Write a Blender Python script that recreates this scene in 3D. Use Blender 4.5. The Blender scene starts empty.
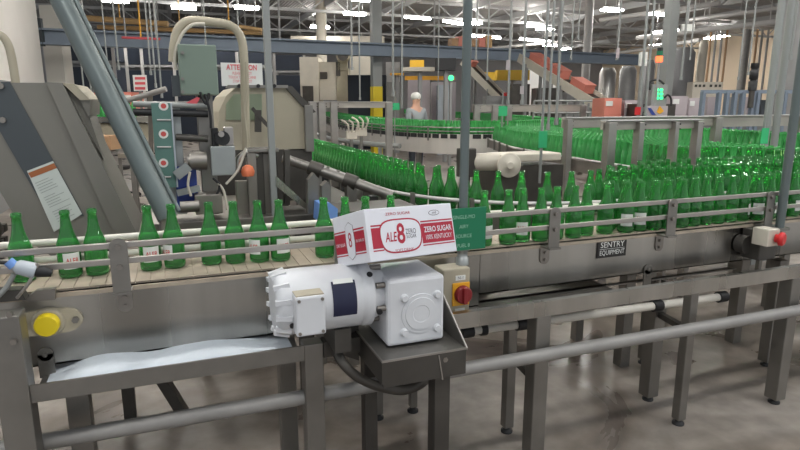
import bpy, bmesh, math, random
from mathutils import Vector, Matrix
random.seed(7)
SC = bpy.context.scene
COL = SC.collection
# ------------------------------------------------------------------ camera, world, lights, exposure
FPX = 590.0; PITCH = math.radians(11.6); YAW = math.radians(21.2); EYE = 1.64
cam = bpy.data.objects.new('camera', bpy.data.cameras.new('camera'))
COL.objects.link(cam); SC.camera = cam
cam.location = (0, 0, EYE)
cam.rotation_euler = (math.pi/2 - PITCH, 0, -YAW)
cam.data.sensor_width = 36.0; cam.data.lens = 36.0*FPX/800.0
cam.data.clip_start = 0.05; cam.data.clip_end = 300

world = bpy.data.worlds.new('world'); SC.world = world; world.use_nodes = True
wb = world.node_tree.nodes['Background']
wb.inputs['Color'].default_value = (0.92, 0.96, 1.0, 1); wb.inputs['Strength'].default_value = 0.62
SC.view_settings.view_transform = 'Standard'; SC.view_settings.look = 'None'
SC.view_settings.exposure = 0.12; SC.view_settings.gamma = 1.0; SC.view_settings.use_curve_mapping = False
LAMP = 66.0          # strength of the high-bay lamp diffusers
SC.cycles.transparent_max_bounces = 16
SC.cycles.max_bounces = 12; SC.cycles.transmission_bounces = 12; SC.cycles.diffuse_bounces = 4; SC.cycles.glossy_bounces = 4

# ------------------------------------------------------------------ pixel helpers (find where a thing stands)
_fh = Vector((math.sin(YAW), math.cos(YAW), 0)); _r = Vector((math.cos(YAW), -math.sin(YAW), 0)); _z = Vector((0, 0, 1))
_fw = _fh*math.cos(PITCH) - _z*math.sin(PITCH); _up = _fh*math.sin(PITCH) + _z*math.cos(PITCH)
_C = Vector((0, 0, EYE))
def ray(x, y): return _fw + _r*((x-400)/FPX) + _up*((225-y)/FPX)
def at_z(x, y, z): d = ray(x, y); return _C + d*((z-EYE)/d.z)
def at_y(x, y, Y): d = ray(x, y); return _C + d*(Y/d.y)
def at_d(x, y, D): d = ray(x, y); return _C + d*(D/d.dot(_fh))

# ------------------------------------------------------------------ materials
def lin(c):
    f = lambda v: v/12.92 if v <= 0.04045 else ((v+0.055)/1.055)**2.4
    return tuple(f(v/255.0) for v in c) + (1,)
M = {}
def mat(name, rgb, rough=0.5, metal=0.0, noise=0.0, nscale=6.0, spec=0.5, emit=0.0, bump=0.0, stretch=None):
    m = bpy.data.materials.new(name); m.use_nodes = True; nt = m.node_tree
    b = nt.nodes['Principled BSDF']; c = lin(rgb)
    b.inputs['Base Color'].default_value = c; b.inputs['Roughness'].default_value = rough
    b.inputs['Metallic'].default_value = metal; b.inputs['Specular IOR Level'].default_value = spec
    if emit:
        b.inputs['Emission Color'].default_value = c; b.inputs['Emission Strength'].default_value = emit
    if noise or bump:
        tc = nt.nodes.new('ShaderNodeTexCoord'); mp = nt.nodes.new('ShaderNodeMapping')
        if stretch: mp.inputs['Scale'].default_value = stretch
        n = nt.nodes.new('ShaderNodeTexNoise'); n.inputs['Scale'].default_value = nscale; n.inputs['Detail'].default_value = 5
        nt.links.new(tc.outputs['Object'], mp.inputs['Vector']); nt.links.new(mp.outputs['Vector'], n.inputs['Vector'])
        if noise:
            r = nt.nodes.new('ShaderNodeValToRGB')
            r.color_ramp.elements[0].position = 0.3; r.color_ramp.elements[1].position = 0.7
            r.color_ramp.elements[0].color = tuple(v*(1-noise) for v in c[:3]) + (1,)
            r.color_ramp.elements[1].color = tuple(min(1, v*(1+noise)) for v in c[:3]) + (1,)
            nt.links.new(n.outputs['Fac'], r.inputs['Fac']); nt.links.new(r.outputs['Color'], b.inputs['Base Color'])
            mr = nt.nodes.new('ShaderNodeMapRange'); mr.inputs['To Min'].default_value = max(0.03, rough-0.1); mr.inputs['To Max'].default_value = min(1, rough+0.12)
            nt.links.new(n.outputs['Fac'], mr.inputs['Value']); nt.links.new(mr.outputs['Result'], b.inputs['Roughness'])
        if bump:
            bp = nt.nodes.new('ShaderNodeBump'); bp.inputs['Strength'].default_value = bump; bp.inputs['Distance'].default_value = 0.01
            nt.links.new(n.outputs['Fac'], bp.inputs['Height']); nt.links.new(bp.outputs['Normal'], b.inputs['Normal'])
    M[name] = m; return m
mat('stainless', (172, 170, 165), 0.27, 1.0, 0.22, 2.2, stretch=(2.2, 1, 0.12))  # vertical reflection streaks put into the colour by stretched noise
mat('stainless_dull', (150, 145, 139), 0.45, 1.0, 0.12, 5.0)
mat('rail_steel', (170, 165, 160), 0.38, 0.85, 0.08, 8.0)
mat('leg_steel', (138, 135, 130), 0.42, 0.8, 0.12, 6.0)
mat('dark_steel', (88, 85, 81), 0.5, 0.7, 0.15, 6.0)
mat('galvanised', (160, 164, 164), 0.45, 0.6, 0.08, 9.0)
mat('pipe_grey', (150, 148, 145), 0.5, 0.25, 0.10, 7.0)
mat('conduit', (146, 149, 147), 0.5, 0.3)
mat('pole_grey', (100, 110, 110), 0.42, 0.3, 0.06, 8.0)
mat('guard_grey', (126, 124, 117), 0.55, 0.3, 0.08, 3.0)
mat('guard_dark', (74, 80, 84), 0.5, 0.2, 0.06, 3.0)
mat('tan_paint', (178, 170, 150), 0.5, 0.1, 0.08, 3.0)
mat('cream_paint', (205, 198, 184), 0.5, 0.0, 0.05, 3.0)
mat('frame_steel', (176, 170, 162), 0.5, 0.35, 0.08, 5.0)
mat('white_paint', (212, 214, 218), 0.42, 0.0, 0.04, 8.0, bump=0.15)
mat('white_plastic', (226, 222, 212), 0.4)
mat('belt', (176, 163, 146), 0.55, 0.1, 0.14, 14.0)
mat('belt_far', (120, 112, 104), 0.5, 0.4, 0.14, 14.0)
mat('black_rubber', (34, 34, 36), 0.5)
mat('black_plate', (36, 34, 34), 0.4)
mat('navy', (28, 32, 62), 0.4)
mat('yellow', (232, 206, 36), 0.4)
mat('yellow_orange', (232, 168, 40), 0.4)
mat('red_knob', (130, 32, 36), 0.4)
mat('red_bright', (206, 40, 44), 0.4)
mat('salmon', (216, 132, 116), 0.5)
mat('carton_white', (222, 224, 232), 0.55, 0, 0.02, 20)
mat('carton_red', (172, 34, 58), 0.5)
mat('ink_dark', (60, 56, 70), 0.5)
mat('paper', (224, 226, 222), 0.6)
mat('pale_label', (196, 203, 198), 0.6, 0, 0.03, 30)
mat('ink_grey', (140, 150, 146), 0.6)
mat('label_orange', (160, 96, 56), 0.6)
mat('sign_green', (20, 116, 80), 0.5)
mat('sign_green_bright', (50, 176, 116), 0.5)
mat('sign_ink', (150, 196, 172), 0.5)
mat('box_green', (120, 136, 124), 0.45, 0.0, 0.04, 5)
mat('blue_plastic', (40, 62, 140), 0.4)
mat('blue_light', (110, 150, 214), 0.4)
mat('cardboard', (176, 140, 106), 0.7, 0, 0.06, 8)
mat('orange_cone', (222, 120, 80), 0.5)
mat('beam_blue', (120, 132, 146), 0.5, 0.1, 0.06, 4)
mat('rack_navy', (44, 52, 66), 0.6, 0.0, 0.15, 1.5)
mat('machine_grey', (148, 148, 148), 0.5, 0.2, 0.1, 2.0)
mat('machine_yellow', (226, 186, 60), 0.5, 0, 0.06, 2)
mat('purple_grey', (178, 168, 172), 0.6, 0, 0.06, 2)
mat('web_teal', (92, 128, 120), 0.35)
mat('label_red', (206, 88, 84), 0.5)
mat('sign_red', (214, 92, 100), 0.5)
mat('skin', (206, 160, 136), 0.5); mat('shirt', (150, 156, 160), 0.8); mat('trousers', (60, 64, 74), 0.8); mat('hairnet', (228, 226, 222), 0.7)
mat('wall_white', (236, 232, 226), 0.8, 0, 0.03, 1.5)
mat('wall_band', (150, 150, 150), 0.7)
mat('wall_cream', (226, 208, 184), 0.8, 0, 0.05, 0.4)
mat('wall_dark', (140, 140, 142), 0.8, 0, 0.1, 0.3)
mat('ceiling_deck', (150, 148, 146), 0.8, 0.1, 0.15, 0.6)
mat('joist', (172, 172, 172), 0.7, 0.1)
mat('joist_pale', (198, 196, 194), 0.6)
mat('lamp_body', (200, 200, 200), 0.5)
mat('lamp_glow', (255, 252, 246), 0.5, emit=LAMP)
mat('red_glow', (255, 90, 50), 0.5, emit=3.0)
mat('green_glow', (60, 230, 140), 0.5, emit=1.6)
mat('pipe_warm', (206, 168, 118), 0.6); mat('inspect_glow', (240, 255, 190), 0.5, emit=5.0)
mat('skirt_steel', (214, 210, 204), 0.4, 0.5, 0.08, 1.5, stretch=(3, 3, 0.2))
mat('opening_white', (240, 240, 238), 0.5)
mat('clear_plastic', (176, 184, 192), 0.25)
mat('tank_steel', (196, 194, 190), 0.35, 0.8, 0.06, 1.0, stretch=(6, 6, 0.2))

def glass_green(name, tint, body, fac, rough=0.06):
    m = bpy.data.materials.new(name); m.use_nodes = True; nt = m.node_tree
    for n in list(nt.nodes): nt.nodes.remove(n)
    out = nt.nodes.new('ShaderNodeOutputMaterial')
    tr = nt.nodes.new('ShaderNodeBsdfTransparent'); tr.inputs['Color'].default_value = tint
    df = nt.nodes.new('ShaderNodeBsdfDiffuse'); df.inputs['Color'].default_value = body
    tl = nt.nodes.new('ShaderNodeBsdfTranslucent'); tl.inputs['Color'].default_value = body
    gl = nt.nodes.new('ShaderNodeBsdfGlossy'); gl.inputs['Roughness'].default_value = rough
    m0 = nt.nodes.new('ShaderNodeMixShader'); m0.inputs[0].default_value = 0.5
    m1 = nt.nodes.new('ShaderNodeMixShader'); m1.inputs[0].default_value = fac
    m2 = nt.nodes.new('ShaderNodeMixShader'); fr = nt.nodes.new('ShaderNodeFresnel'); fr.inputs['IOR'].default_value = 1.5
    L = nt.links.new
    L(df.outputs[0], m0.inputs[1]); L(tl.outputs[0], m0.inputs[2])
    L(tr.outputs[0], m1.inputs[1]); L(m0.outputs[0], m1.inputs[2])
    L(fr.outputs[0], m2.inputs[0]); L(m1.outputs[0], m2.inputs[1]); L(gl.outputs[0], m2.inputs[2])
    L(m2.outputs[0], out.inputs['Surface']); M[name] = m
def real_glass(name, col, rough, tw):
    m = bpy.data.materials.new(name); m.use_nodes = True; b = m.node_tree.nodes['Principled BSDF']
    b.inputs['Base Color'].default_value = col; b.inputs['Roughness'].default_value = rough; b.inputs['Transmission Weight'].default_value = tw; b.inputs['IOR'].default_value = 1.45; M[name] = m
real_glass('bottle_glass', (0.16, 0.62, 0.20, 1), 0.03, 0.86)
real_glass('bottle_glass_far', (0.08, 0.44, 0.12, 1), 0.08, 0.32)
glass_green('hood_reflection', (0.9, 0.95, 0.9, 1), (0.46, 0.54, 0.38, 1), 0.85)

def concrete():
    m = bpy.data.materials.new('concrete'); m.use_nodes = True; nt = m.node_tree; b = nt.nodes['Principled BSDF']; L = nt.links.new
    tc = nt.nodes.new('ShaderNodeTexCoord')
    n1 = nt.nodes.new('ShaderNodeTexNoise'); n1.inputs['Scale'].default_value = 1.1; n1.inputs['Detail'].default_value = 7; n1.inputs['Distortion'].default_value = 0.8
    n2 = nt.nodes.new('ShaderNodeTexNoise'); n2.inputs['Scale'].default_value = 7; n2.inputs['Detail'].default_value = 8
    for n in (n1, n2): L(tc.outputs['Object'], n.inputs['Vector'])
    r1 = nt.nodes.new('ShaderNodeValToRGB'); e = r1.color_ramp.elements
    e[0].position = 0.30; e[0].color = lin((84, 74, 68)); e[1].position = 0.66; e[1].color = lin((174, 166, 158))
    x = e.new(0.45); x.color = lin((134, 124, 115))
    L(n1.outputs['Fac'], r1.inputs['Fac'])
    r2 = nt.nodes.new('ShaderNodeValToRGB'); r2.color_ramp.elements[0].position = 0.35; r2.color_ramp.elements[1].position = 0.7
    r2.color_ramp.elements[0].color = (0.72, 0.72, 0.72, 1); r2.color_ramp.elements[1].color = (1.05, 1.05, 1.05, 1)
    L(n2.outputs['Fac'], r2.inputs['Fac'])
    mx = nt.nodes.new('ShaderNodeMix'); mx.data_type = 'RGBA'; mx.blend_type = 'MULTIPLY'; mx.inputs['Factor'].default_value = 1
    L(r1.outputs['Color'], mx.inputs['A']); L(r2.outputs['Color'], mx.inputs['B']); L(mx.outputs['Result'], b.inputs['Base Color'])
    mr = nt.nodes.new('ShaderNodeMapRange'); mr.inputs['From Min'].default_value = 0.35; mr.inputs['From Max'].default_value = 0.65
    mr.inputs['To Min'].default_value = 0.22; mr.inputs['To Max'].default_value = 0.6
    L(n1.outputs['Fac'], mr.inputs['Value']); L(mr.outputs['Result'], b.inputs['Roughness']); M['concrete'] = m
concrete()

def deck():      # ribbed roof deck
    m = M['ceiling_deck']; nt = m.node_tree; b = nt.nodes['Principled BSDF']
    tc = nt.nodes.new('ShaderNodeTexCoord'); w = nt.nodes.new('ShaderNodeTexWave'); w.inputs['Scale'].default_value = 2.0
    bp = nt.nodes.new('ShaderNodeBump'); bp.inputs['Strength'].default_value = 0.8; bp.inputs['Distance'].default_value = 0.05
    nt.links.new(tc.outputs['Object'], w.inputs['Vector']); nt.links.new(w.outputs['Fac'], bp.inputs['Height']); nt.links.new(bp.outputs['Normal'], b.inputs['Normal'])
deck()

# ------------------------------------------------------------------ mesh helpers
def frame(d):
    d = d.normalized(); a = Vector((0, 0, 1)) if abs(d.z) < 0.95 else Vector((0, 1, 0))
    u = a.cross(d).normalized(); return u, d.cross(u).normalized()
class MB:
    def __init__(s): s.v = []; s.f = []; s.m = []; s.sm = []
    def add(s, vs, fs, mi=0, smooth=False):
        k = len(s.v); s.v += [Vector(v) for v in vs]
        s.f += [tuple(i+k for i in f) for f in fs]; s.m += [mi]*len(fs); s.sm += [smooth]*len(fs); return s
    def hexa(s, p, mi=0): return s.add(p, [(0,3,2,1),(4,5,6,7),(0,1,5,4),(1,2,6,5),(2,3,7,6),(3,0,4,7)], mi)
    def box(s, x0, x1, y0, y1, z0, z1, mi=0, ch=0.0):
        if ch <= 0: return s.hexa([(x0,y0,z0),(x1,y0,z0),(x1,y1,z0),(x0,y1,z0),(x0,y0,z1),(x1,y0,z1),(x1,y1,z1),(x0,y1,z1)], mi)
        bm = bmesh.new(); bmesh.ops.create_cube(bm, size=1)
        for v in bm.verts: v.co = Vector(((x0+x1)/2+v.co.x*(x1-x0), (y0+y1)/2+v.co.y*(y1-y0), (z0+z1)/2+v.co.z*(z1-z0)))
        bmesh.ops.bevel(bm, geom=list(bm.edges), offset=ch, segments=2, affect='EDGES', profile=0.5)
        s.addbm(bm, mi); return s
    def addbm(s, bm, mi=0, smooth=False):
        bm.verts.index_update(); s.add([v.co.copy() for v in bm.verts], [tuple(v.index for v in f.verts) for f in bm.faces], mi, smooth); bm.free(); return s
    def bar(s, a, b, w, h, mi=0):
        a = Vector(a); b = Vector(b); u, n = frame(b-a); u = u*w/2; n = n*h/2
        return s.hexa([a-u-n, a+u-n, a+u+n, a-u+n, b-u-n, b+u-n, b+u+n, b-u+n], mi)
    def tube(s, pts, r, n=10, mi=0, caps=True):
        pts = [Vector(p) for p in pts]; rs = r if isinstance(r, (list, tuple)) else [r]*len(pts)
        d = (pts[1]-pts[0]).normalized(); u, w = frame(d); vs = []; fs = []
        for i, p in enumerate(pts):
            if 0 < i < len(pts)-1: t = ((pts[i]-pts[i-1]).normalized() + (pts[i+1]-pts[i]).normalized())
            elif i == 0: t = pts[1]-pts[0]
            else: t = pts[-1]-pts[-2]
            if t.length < 1e-9: t = d
            t.normalize(); u = (u - t*u.dot(t)).normalized(); w = t.cross(u)
            for k in range(n):
                a = 2*math.pi*k/n; vs.append(p + (u*math.cos(a) + w*math.sin(a))*rs[i])
        for i in range(len(pts)-1):
            for k in range(n):
                fs.append((i*n+k, i*n+(k+1) % n, (i+1)*n+(k+1) % n, (i+1)*n+k))
        s.add(vs, fs, mi, True)
        if caps:
            s.add(vs[:n], [tuple(reversed(range(n)))], mi); s.add(vs[-n:], [tuple(range(n))], mi)
        return s
    def cyl(s, a, b, r, n=16, mi=0): return s.tube([a, b], r, n, mi)
    def lathe(s, prof, a, axis, n=24, mi=0, sharp=False):     # prof: (distance along axis, radius)
        if sharp:
            for p, q in zip(prof, prof[1:]):
                k = len(s.f); s.lathe([p, q], a, axis, n, mi); 
                if len(s.f)-k > n: s.f = s.f[:k+n]; s.m = s.m[:k+n]; s.sm = s.sm[:k+n]
            return s
        a = Vector(a); d = Vector(axis).normalized(); u, w = frame(d); vs = []; fs = []
        for (t, r) in prof:
            for k in range(n):
                g = 2*math.pi*k/n; vs.append(a + d*t + (u*math.cos(g)+w*math.sin(g))*r)
        for i in range(len(prof)-1):
            for k in range(n): fs.append((i*n+k, i*n+(k+1) % n, (i+1)*n+(k+1) % n, (i+1)*n+k))
        s.add(vs, fs, mi, True)
        if prof[0][1] > 1e-4: s.add(vs[:n], [tuple(reversed(range(n)))], mi)
        if prof[-1][1] > 1e-4: s.add(vs[-n:], [tuple(range(n))], mi)
        return s
    def prism(s, poly, ext, mi=0):
        p = [Vector(q) for q in poly]; e = Vector(ext); n = len(p)
        vs = p + [q+e for q in p]; fs = [tuple(range(n)), tuple(reversed(range(n, 2*n)))]
        fs += [(i, i+n, (i+1) % n+n, (i+1) % n) for i in range(n)]
        return s.add(vs, fs, mi)
    def sphere(s, c, r, mi=0, n=12, sc=(1,1,1)):
        bm = bmesh.new(); bmesh.ops.create_uvsphere(bm, u_segments=n, v_segments=max(6, n//2), radius=r)
        for v in bm.verts: v.co = Vector((v.co.x*sc[0]+c[0], v.co.y*sc[1]+c[1], v.co.z*sc[2]+c[2]))
        return s.addbm(bm, mi, True)
    def text(s, string, origin, ux, uz, size, mi=0, align='CENTER', depth=0.0008, sx=1.0, bend=None, font_shear=0.0, bold=0.0):
        cu = bpy.data.curves.new('lettering', 'FONT'); cu.body = string; cu.size = size; cu.align_x = align; cu.align_y = 'CENTER'
        cu.extrude = 0; cu.shear = font_shear; cu.offset = bold; cu.resolution_u = 3
        ob = bpy.data.objects.new('lettering', cu); COL.objects.link(ob)
        dg = bpy.context.evaluated_depsgraph_get(); me = ob.evaluated_get(dg).to_mesh()
        o = Vector(origin); ux = Vector(ux); uz = Vector(uz); nn = ux.cross(uz)
        vs = []
        for v in me.vertices:
            x, y = v.co.x*sx, v.co.y
            vs.append(bend(x, y) if bend else o + ux*x + uz*y + nn*depth)
        fs = [tuple(p.vertices) for p in me.polygons]
        s.add(vs, fs, mi); ob.evaluated_get(dg).to_mesh_clear(); bpy.data.objects.remove(ob); bpy.data.curves.remove(cu); return s
    def build(s, name, mats, parent=None, local=False, origin=None, auto=True, fix=True):
        if not isinstance(mats, (list, tuple)): mats = [mats]
        if parent is not None: off = Vector((0,0,0)) if local else Vector(parent.get('_w', (0,0,0)))
        else:
            if origin is None:
                xs = [v.x for v in s.v]; ys = [v.y for v in s.v]; zs = [v.z for v in s.v]
                origin = ((min(xs)+max(xs))/2, (min(ys)+max(ys))/2, min(zs))
            off = Vector((0,0,0)) if local else Vector(origin)
        me = bpy.data.meshes.new(name); me.from_pydata([v-off for v in s.v], [], s.f)
        for mm in mats: me.materials.append(M[mm])
        for p, mi, sm in zip(me.polygons, s.m, s.sm): p.material_index = mi; p.use_smooth = sm
        if fix:
            bm = bmesh.new(); bm.from_mesh(me); bmesh.ops.recalc_face_normals(bm, faces=bm.faces); bm.to_mesh(me); bm.free()
        me.update(); o = bpy.data.objects.new(name, me); COL.objects.link(o)
        if parent is not None: o.parent = parent; o['_w'] = tuple(off) if not local else (0,0,0)
        else: o.location = off; o['_w'] = tuple(off)
        return o
def tag(o, label, cat, group=None, kind=None):
    o['label'] = label; o['category'] = cat
    if group: o['group'] = group
    if kind: o['kind'] = kind
    return o
def thing(name, label, cat, loc=(0,0,0), group=None):
    o = bpy.data.objects.new(name, None); COL.objects.link(o); o.location = loc; o.empty_display_size = 0.1
    o['_w'] = tuple(loc); return tag(o, label, cat, group)
def struct(o): o['kind'] = 'structure'; return o
def PX(l, Y): return [at_y(x, y, Y) for x, y in l]
def arc_path(pts, n=6):     # smooth polyline (Catmull-Rom)
    P = [Vector(p) for p in pts]; out = []
    for i in range(len(P)-1):
        p0 = P[max(0,i-1)]; p1 = P[i]; p2 = P[i+1]; p3 = P[min(len(P)-1,i+2)]
        for k in range(n):
            t = k/n
            out.append(0.5*((2*p1)+(p2-p0)*t+(2*p0-5*p1+4*p2-p3)*t*t+(3*p1-p0-3*p2+p3)*t**3))
    out.append(P[-1]); return out
ORD = ['first','second','third','fourth','fifth','sixth','seventh','eighth','ninth','tenth','eleventh','twelfth','thirteenth','fourteenth','fifteenth','sixteenth','seventeenth','eighteenth','nineteenth','twentieth']
ORD += ['twenty-'+o for o in ORD[:9]] + ['thirtieth'] + ['thirty-'+o for o in ORD[:9]] + ['fortieth']

# ------------------------------------------------------------------ the setting
CEIL = 6.5
struct(MB().box(-12, 38, -3, 46, -0.2, 0).build('floor', 'concrete', origin=(0,0,0)))
struct(MB().box(-12, 38, 3, 46.2, CEIL, CEIL+0.2).build('ceiling', 'ceiling_deck', origin=(0,0,0)))
wl = MB().box(-2.8, -2.5, 3, 15.5, 0, CEIL, 0)
struct(wl.build('wall_left', 'wall_white', origin=(0,0,0)))
struct(MB().box(-2.5, -2.47, 3, 15.5, 0, 2.02).build('baseboard_left', 'wall_band', origin=(0,0,0)))
struct(MB().box(-12, -2.8, 15.2, 15.5, 0, CEIL).build('wall_return', 'wall_white', origin=(0,0,0)))
struct(MB().box(-12, 38, 46, 46.2, 0, CEIL).build('wall_back', 'wall_dark', origin=(0,0,0)))
struct(MB().box(38, 38.2, -3, 46, 0, CEIL).build('wall_right', 'wall_cream', origin=(0,0,0)))
k = 0
for y in (12.5, 20, 27.5, 35, 42.5):                     # roof trusses across, each a truss of two chords and diagonals
    k += 1; b = MB(); b.bar((-9, y, 5.75), (37.9, y, 5.75), 0.12, 0.12); b.bar((-9, y, 6.42), (37.9, y, 6.42), 0.14, 0.14)
    x = -9; s = 0
    while x < 37:
        b.bar((x, y, 5.75 if s else 6.42), (x+0.9, y, 6.42 if s else 5.75), 0.05, 0.05); x += 0.9; s = 1-s
    struct(b.build('trim_%d' % k, 'joist', origin=(0,0,0)))
for i, x in enumerate((0.5, 4, 7.5, 11, 14.5, 18, 21.5, 25, 28.5, 32)):      # joists running away
    k += 1; b = MB(); b.box(x-0.08, x+0.08, 4, 45.9, 6.2, 6.5)
    struct(b.build('trim_%d' % k, 'joist', origin=(0,0,0)))

# ------------------------------------------------------------------ lamps
def lamp(p, label, group='high bay lamps', L=1.0, W=0.36, along_y=False):
    x, y, z = p; t = thing('high_bay_lamp', label, 'lamp', (x, y, z), group)
    a, c = (W/2, L/2) if along_y else (L/2, W/2)
    MB().box(x-a*(1 if not along_y else 0.35), x+a*(1 if not along_y else 0.35), y-c*(0.35 if not along_y else 1), y+c*(0.35 if not along_y else 1), z+0.07, z+0.14).build('lamp_body', 'lamp_body', t)
    MB().box(x-a*0.95, x+a*0.95, y-c*0.95, y+c*0.95, z, z+0.07).build('diffuser', 'lamp_glow', t)
    for s in (-1, 1): MB().cyl((x+s*a*0.7, y, z+0.07), (x+s*a*0.7, y, 6.5), 0.012, 6).build('hanger_wire', 'joist', t)
LP = [(115,2,'far left above the slanted grey pipe'),(184,9,'above the metal conduit arch'),(247,9,'right of the conduit arch near the ceiling'),
      (365,1,'large one left of the grey column top'),(355,15,'second down the row left of the column'),(320,28,'third down the row left of the column'),
      (472,24,'just right of the dark vertical pole'),(535,27,'above the inclined conveyors, left one of a pair'),(545,30,'above the inclined conveyors, right one of a pair'),
      (612,11,'upper right between two pale roof pipes'),(660,15,'behind the grey post at the upper right'),(712,39,'in front of the cream wall at the right'),(550,46,'lowest one over the inclined conveyors')]
for x, y, w in LP:
    lamp(at_z(x, y, 5.5), 'bright white high bay lamp, '+w)
for i, (xx, yy) in enumerate(((33,24),(34,30),(34.5,36),(30,41))): lamp((xx, yy, 5.9), 'added white high bay lamp brightening the cream wall, %s from the right' % ORD[i], L=1.4, along_y=True)  # extra lamps added to brighten the cream wall
n = 0
for yy in (-0.5, 3.5, 7.5, 11.5):                              # unseen lamp rows added to light the near part of the hall
    for xx in (-0.5, 4.5, 9.5, 14.5):
        n += 1; lamp((xx, yy, 5.5), 'added unseen white high bay lamp lighting the near part of the bottling line', 'added high bay lamps lighting the near line')
for i, (x0, y0, x1, y1) in enumerate([(405,17,430,19),(444,21,462,24),(464,35,500,38),(520,39,553,42),(653,33,678,30)]):
    a = at_z(x0, y0, 5.2); d = at_z(x1, y1, 5.2)
    t = thing('strip_light', 'long thin white strip light under the roof, %s from the left' % ORD[i], 'lamp', ((a+d)/2)[:], 'strip lights under the roof')
    MB().bar(a, d, 0.12, 0.08).build('tube', 'lamp_glow', t); MB().bar(a+Vector((0,0,0.09)), d+Vector((0,0,0.09)), 0.16, 0.06).build('housing', 'lamp_body', t)
    for q in (a, d): MB().cyl(q+Vector((0,0,0.1)), (q.x, q.y, 6.5), 0.012, 6).build('hanger_wire', 'joist', t)
# pale roof pipes running away at the upper right
for i, (x0, y0, x1, y1, z, r) in enumerate([(637,38,800,19,4.6,0.10),(600,20,720,3,5.6,0.09),(560,62,700,40,4.8,0.10),(470,50,560,42,5.0,0.08),(690,20,800,5,5.3,0.07)]):
    a = at_z(x0, y0, z); d = at_z(x1, y1, z); e = (d-a)
    if e.length > 30: a = d - e.normalized()*30
    b = MB().cyl(a, d, r, 10)
    for f in (0.15, 0.5, 0.85):
        q = a.lerp(d, f); b.cyl(q, (q.x, q.y, 6.5), 0.015, 6)
    tag(b.build('roof_pipe', 'joist_pale'), 'pale pipe hung under the roof, %s of the pipes at the upper right' % ['lowest long one','topmost','left-hand lowest','far left','right-hand upper'][i], 'pipe', 'roof pipes')

# ------------------------------------------------------------------ bottles
BZ = 1.01
PROF = [(0.0,0.030),(0.003,0.037),(0.010,0.0395),(0.020,0.040),(0.110,0.040),(0.122,0.0392),(0.135,0.036),(0.150,0.030),(0.168,0.0242),(0.190,0.0195),(0.215,0.0165),(0.234,0.0152),(0.2345,0.0172),(0.240,0.0176),(0.247,0.0170),(0.250,0.0150),(0.249,0.0115),(0.232,0.0110)]
def bottle_mesh(n, prof, name, m):
    b = MB().lathe(prof, (0,0,0), (0,0,1), n); me = bpy.data.meshes.new(name)
    me.from_pydata(b.v, [], b.f); me.materials.append(M[m])
    for p in me.polygons: p.use_smooth = len(p.vertices) == 4
    me.update(); return me
INNER = [(0.236,0.0105),(0.205,0.0125),(0.185,0.0155),(0.165,0.0205),(0.148,0.0265),(0.134,0.0325),(0.120,0.0362),(0.110,0.037),(0.022,0.037),(0.012,0.033),(0.008,0.02),(0.007,0.0)]
ME_NEAR = bottle_mesh(24, [(0.0,0.0)]+PROF[:-1]+INNER, 'bottle', 'bottle_glass')
ME_MID = bottle_mesh(14, [(0.0,0.0)]+[PROF[i] for i in (0,2,4,6,8,11,12,13,15,16)]+[INNER[i] for i in (0,2,4,6,7,8,9,11)], 'bottle', 'bottle_glass')
def label_mesh():
    b = MB(); R = 0.0404; n = 12; A = 0.75; vs = []
    for i in range(n+1):
        a = -A + 2*A*i/n - math.pi/2
        w = 1.0
        for z in (0.036, 0.096): vs.append((R*math.cos(a), R*math.sin(a), z))
    b.add(vs, [(2*i, 2*i+2, 2*i+3, 2*i+1) for i in range(n)], 0, True)
    def bend(x, y):
        a = x/0.041 - math.pi/2; return Vector((0.0409*math.cos(a), 0.0409*math.sin(a), 0.066+y))
    b.text('ALE8', (0,0,0), (1,0,0), (0,0,1), 0.027, 1, sx=0.72, bend=bend, bold=0.0006)
    return b
_l = label_mesh(); ME_LABEL = bpy.data.meshes.new('label'); ME_LABEL.from_pydata(_l.v, [], _l.f)
for mm in ('paper', 'label_red'): ME_LABEL.materials.append(M[mm])
for p, mi in zip(ME_LABEL.polygons, _l.m): p.material_index = mi
B = []      # (x, y, z, zone, label angle or None)
left_px = [(22,),(70,),(97,),(151,),(175,),(212,),(236,),(260,),(281,),(325,),(346,),(366,),(391,)]
for i, (px,) in enumerate(left_px):
    y = 2.42 - 0.10*max(0, (i-5))/7.0
    q = at_y(px, 262, y)
    la = {1:0.35, 3:0.15, 4:-0.9, 7:-0.8, 8:0.25, 9:2.5}.get(i)
    B.append([q.x, y, BZ, 'left', la])
x = 1.20; i = 0
while x < 4.45:
    B.append([x, 2.30+random.uniform(-0.012,0.012), BZ, 'front', random.choice([0.2, -0.6, 0.7, None, 2.6, None])]); i += 1
    x += 0.088 + random.choice([0, 0, 0.004, 0.012, 0.03 if x < 2 else 0.008])
x = 1.98
while x < 4.45: B.append([x, 2.384+random.uniform(-0.008,0.008), BZ, 'second', None]); x += 0.086+random.uniform(0,0.012)
# lane that comes straight towards the camera and bends to the right
def rows(path, offs, step, zone, z, jit=0.004, p_skip=0.0):
    P = [Vector((q[0], q[1], 0)) for q in path]
    for oi, o in enumerate(offs):
        acc = step*(0.5*(oi % 2)); 
        for a, c in zip(P, P[1:]):
            d = c-a; L = d.length
            if L < 1e-6: continue
            d = d/L; nrm = Vector((-d.y, d.x, 0))
            while acc < L:
                if random.random() >= p_skip:
                    q = a + d*acc + nrm*o; B.append([q.x+random.uniform(-jit,jit), q.y+random.uniform(-jit,jit), z, zone, None])
                acc += step
            acc -= L
LANE2 = [(1.48,9.2),(1.48,3.75)] + [(1.48+0.85-0.85*math.cos(t), 3.75-0.85*math.sin(t)) for t in [math.pi/2*k/8 for k in range(1,9)]] + [(4.6,2.90)]
L2a = LANE2[:6]; L2b = LANE2[5:10]; L2c = LANE2[9:]
rows([(1.48,9.2),(1.48,4.6)], (-0.07,0.03), 0.094, 'lane', BZ)
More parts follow.
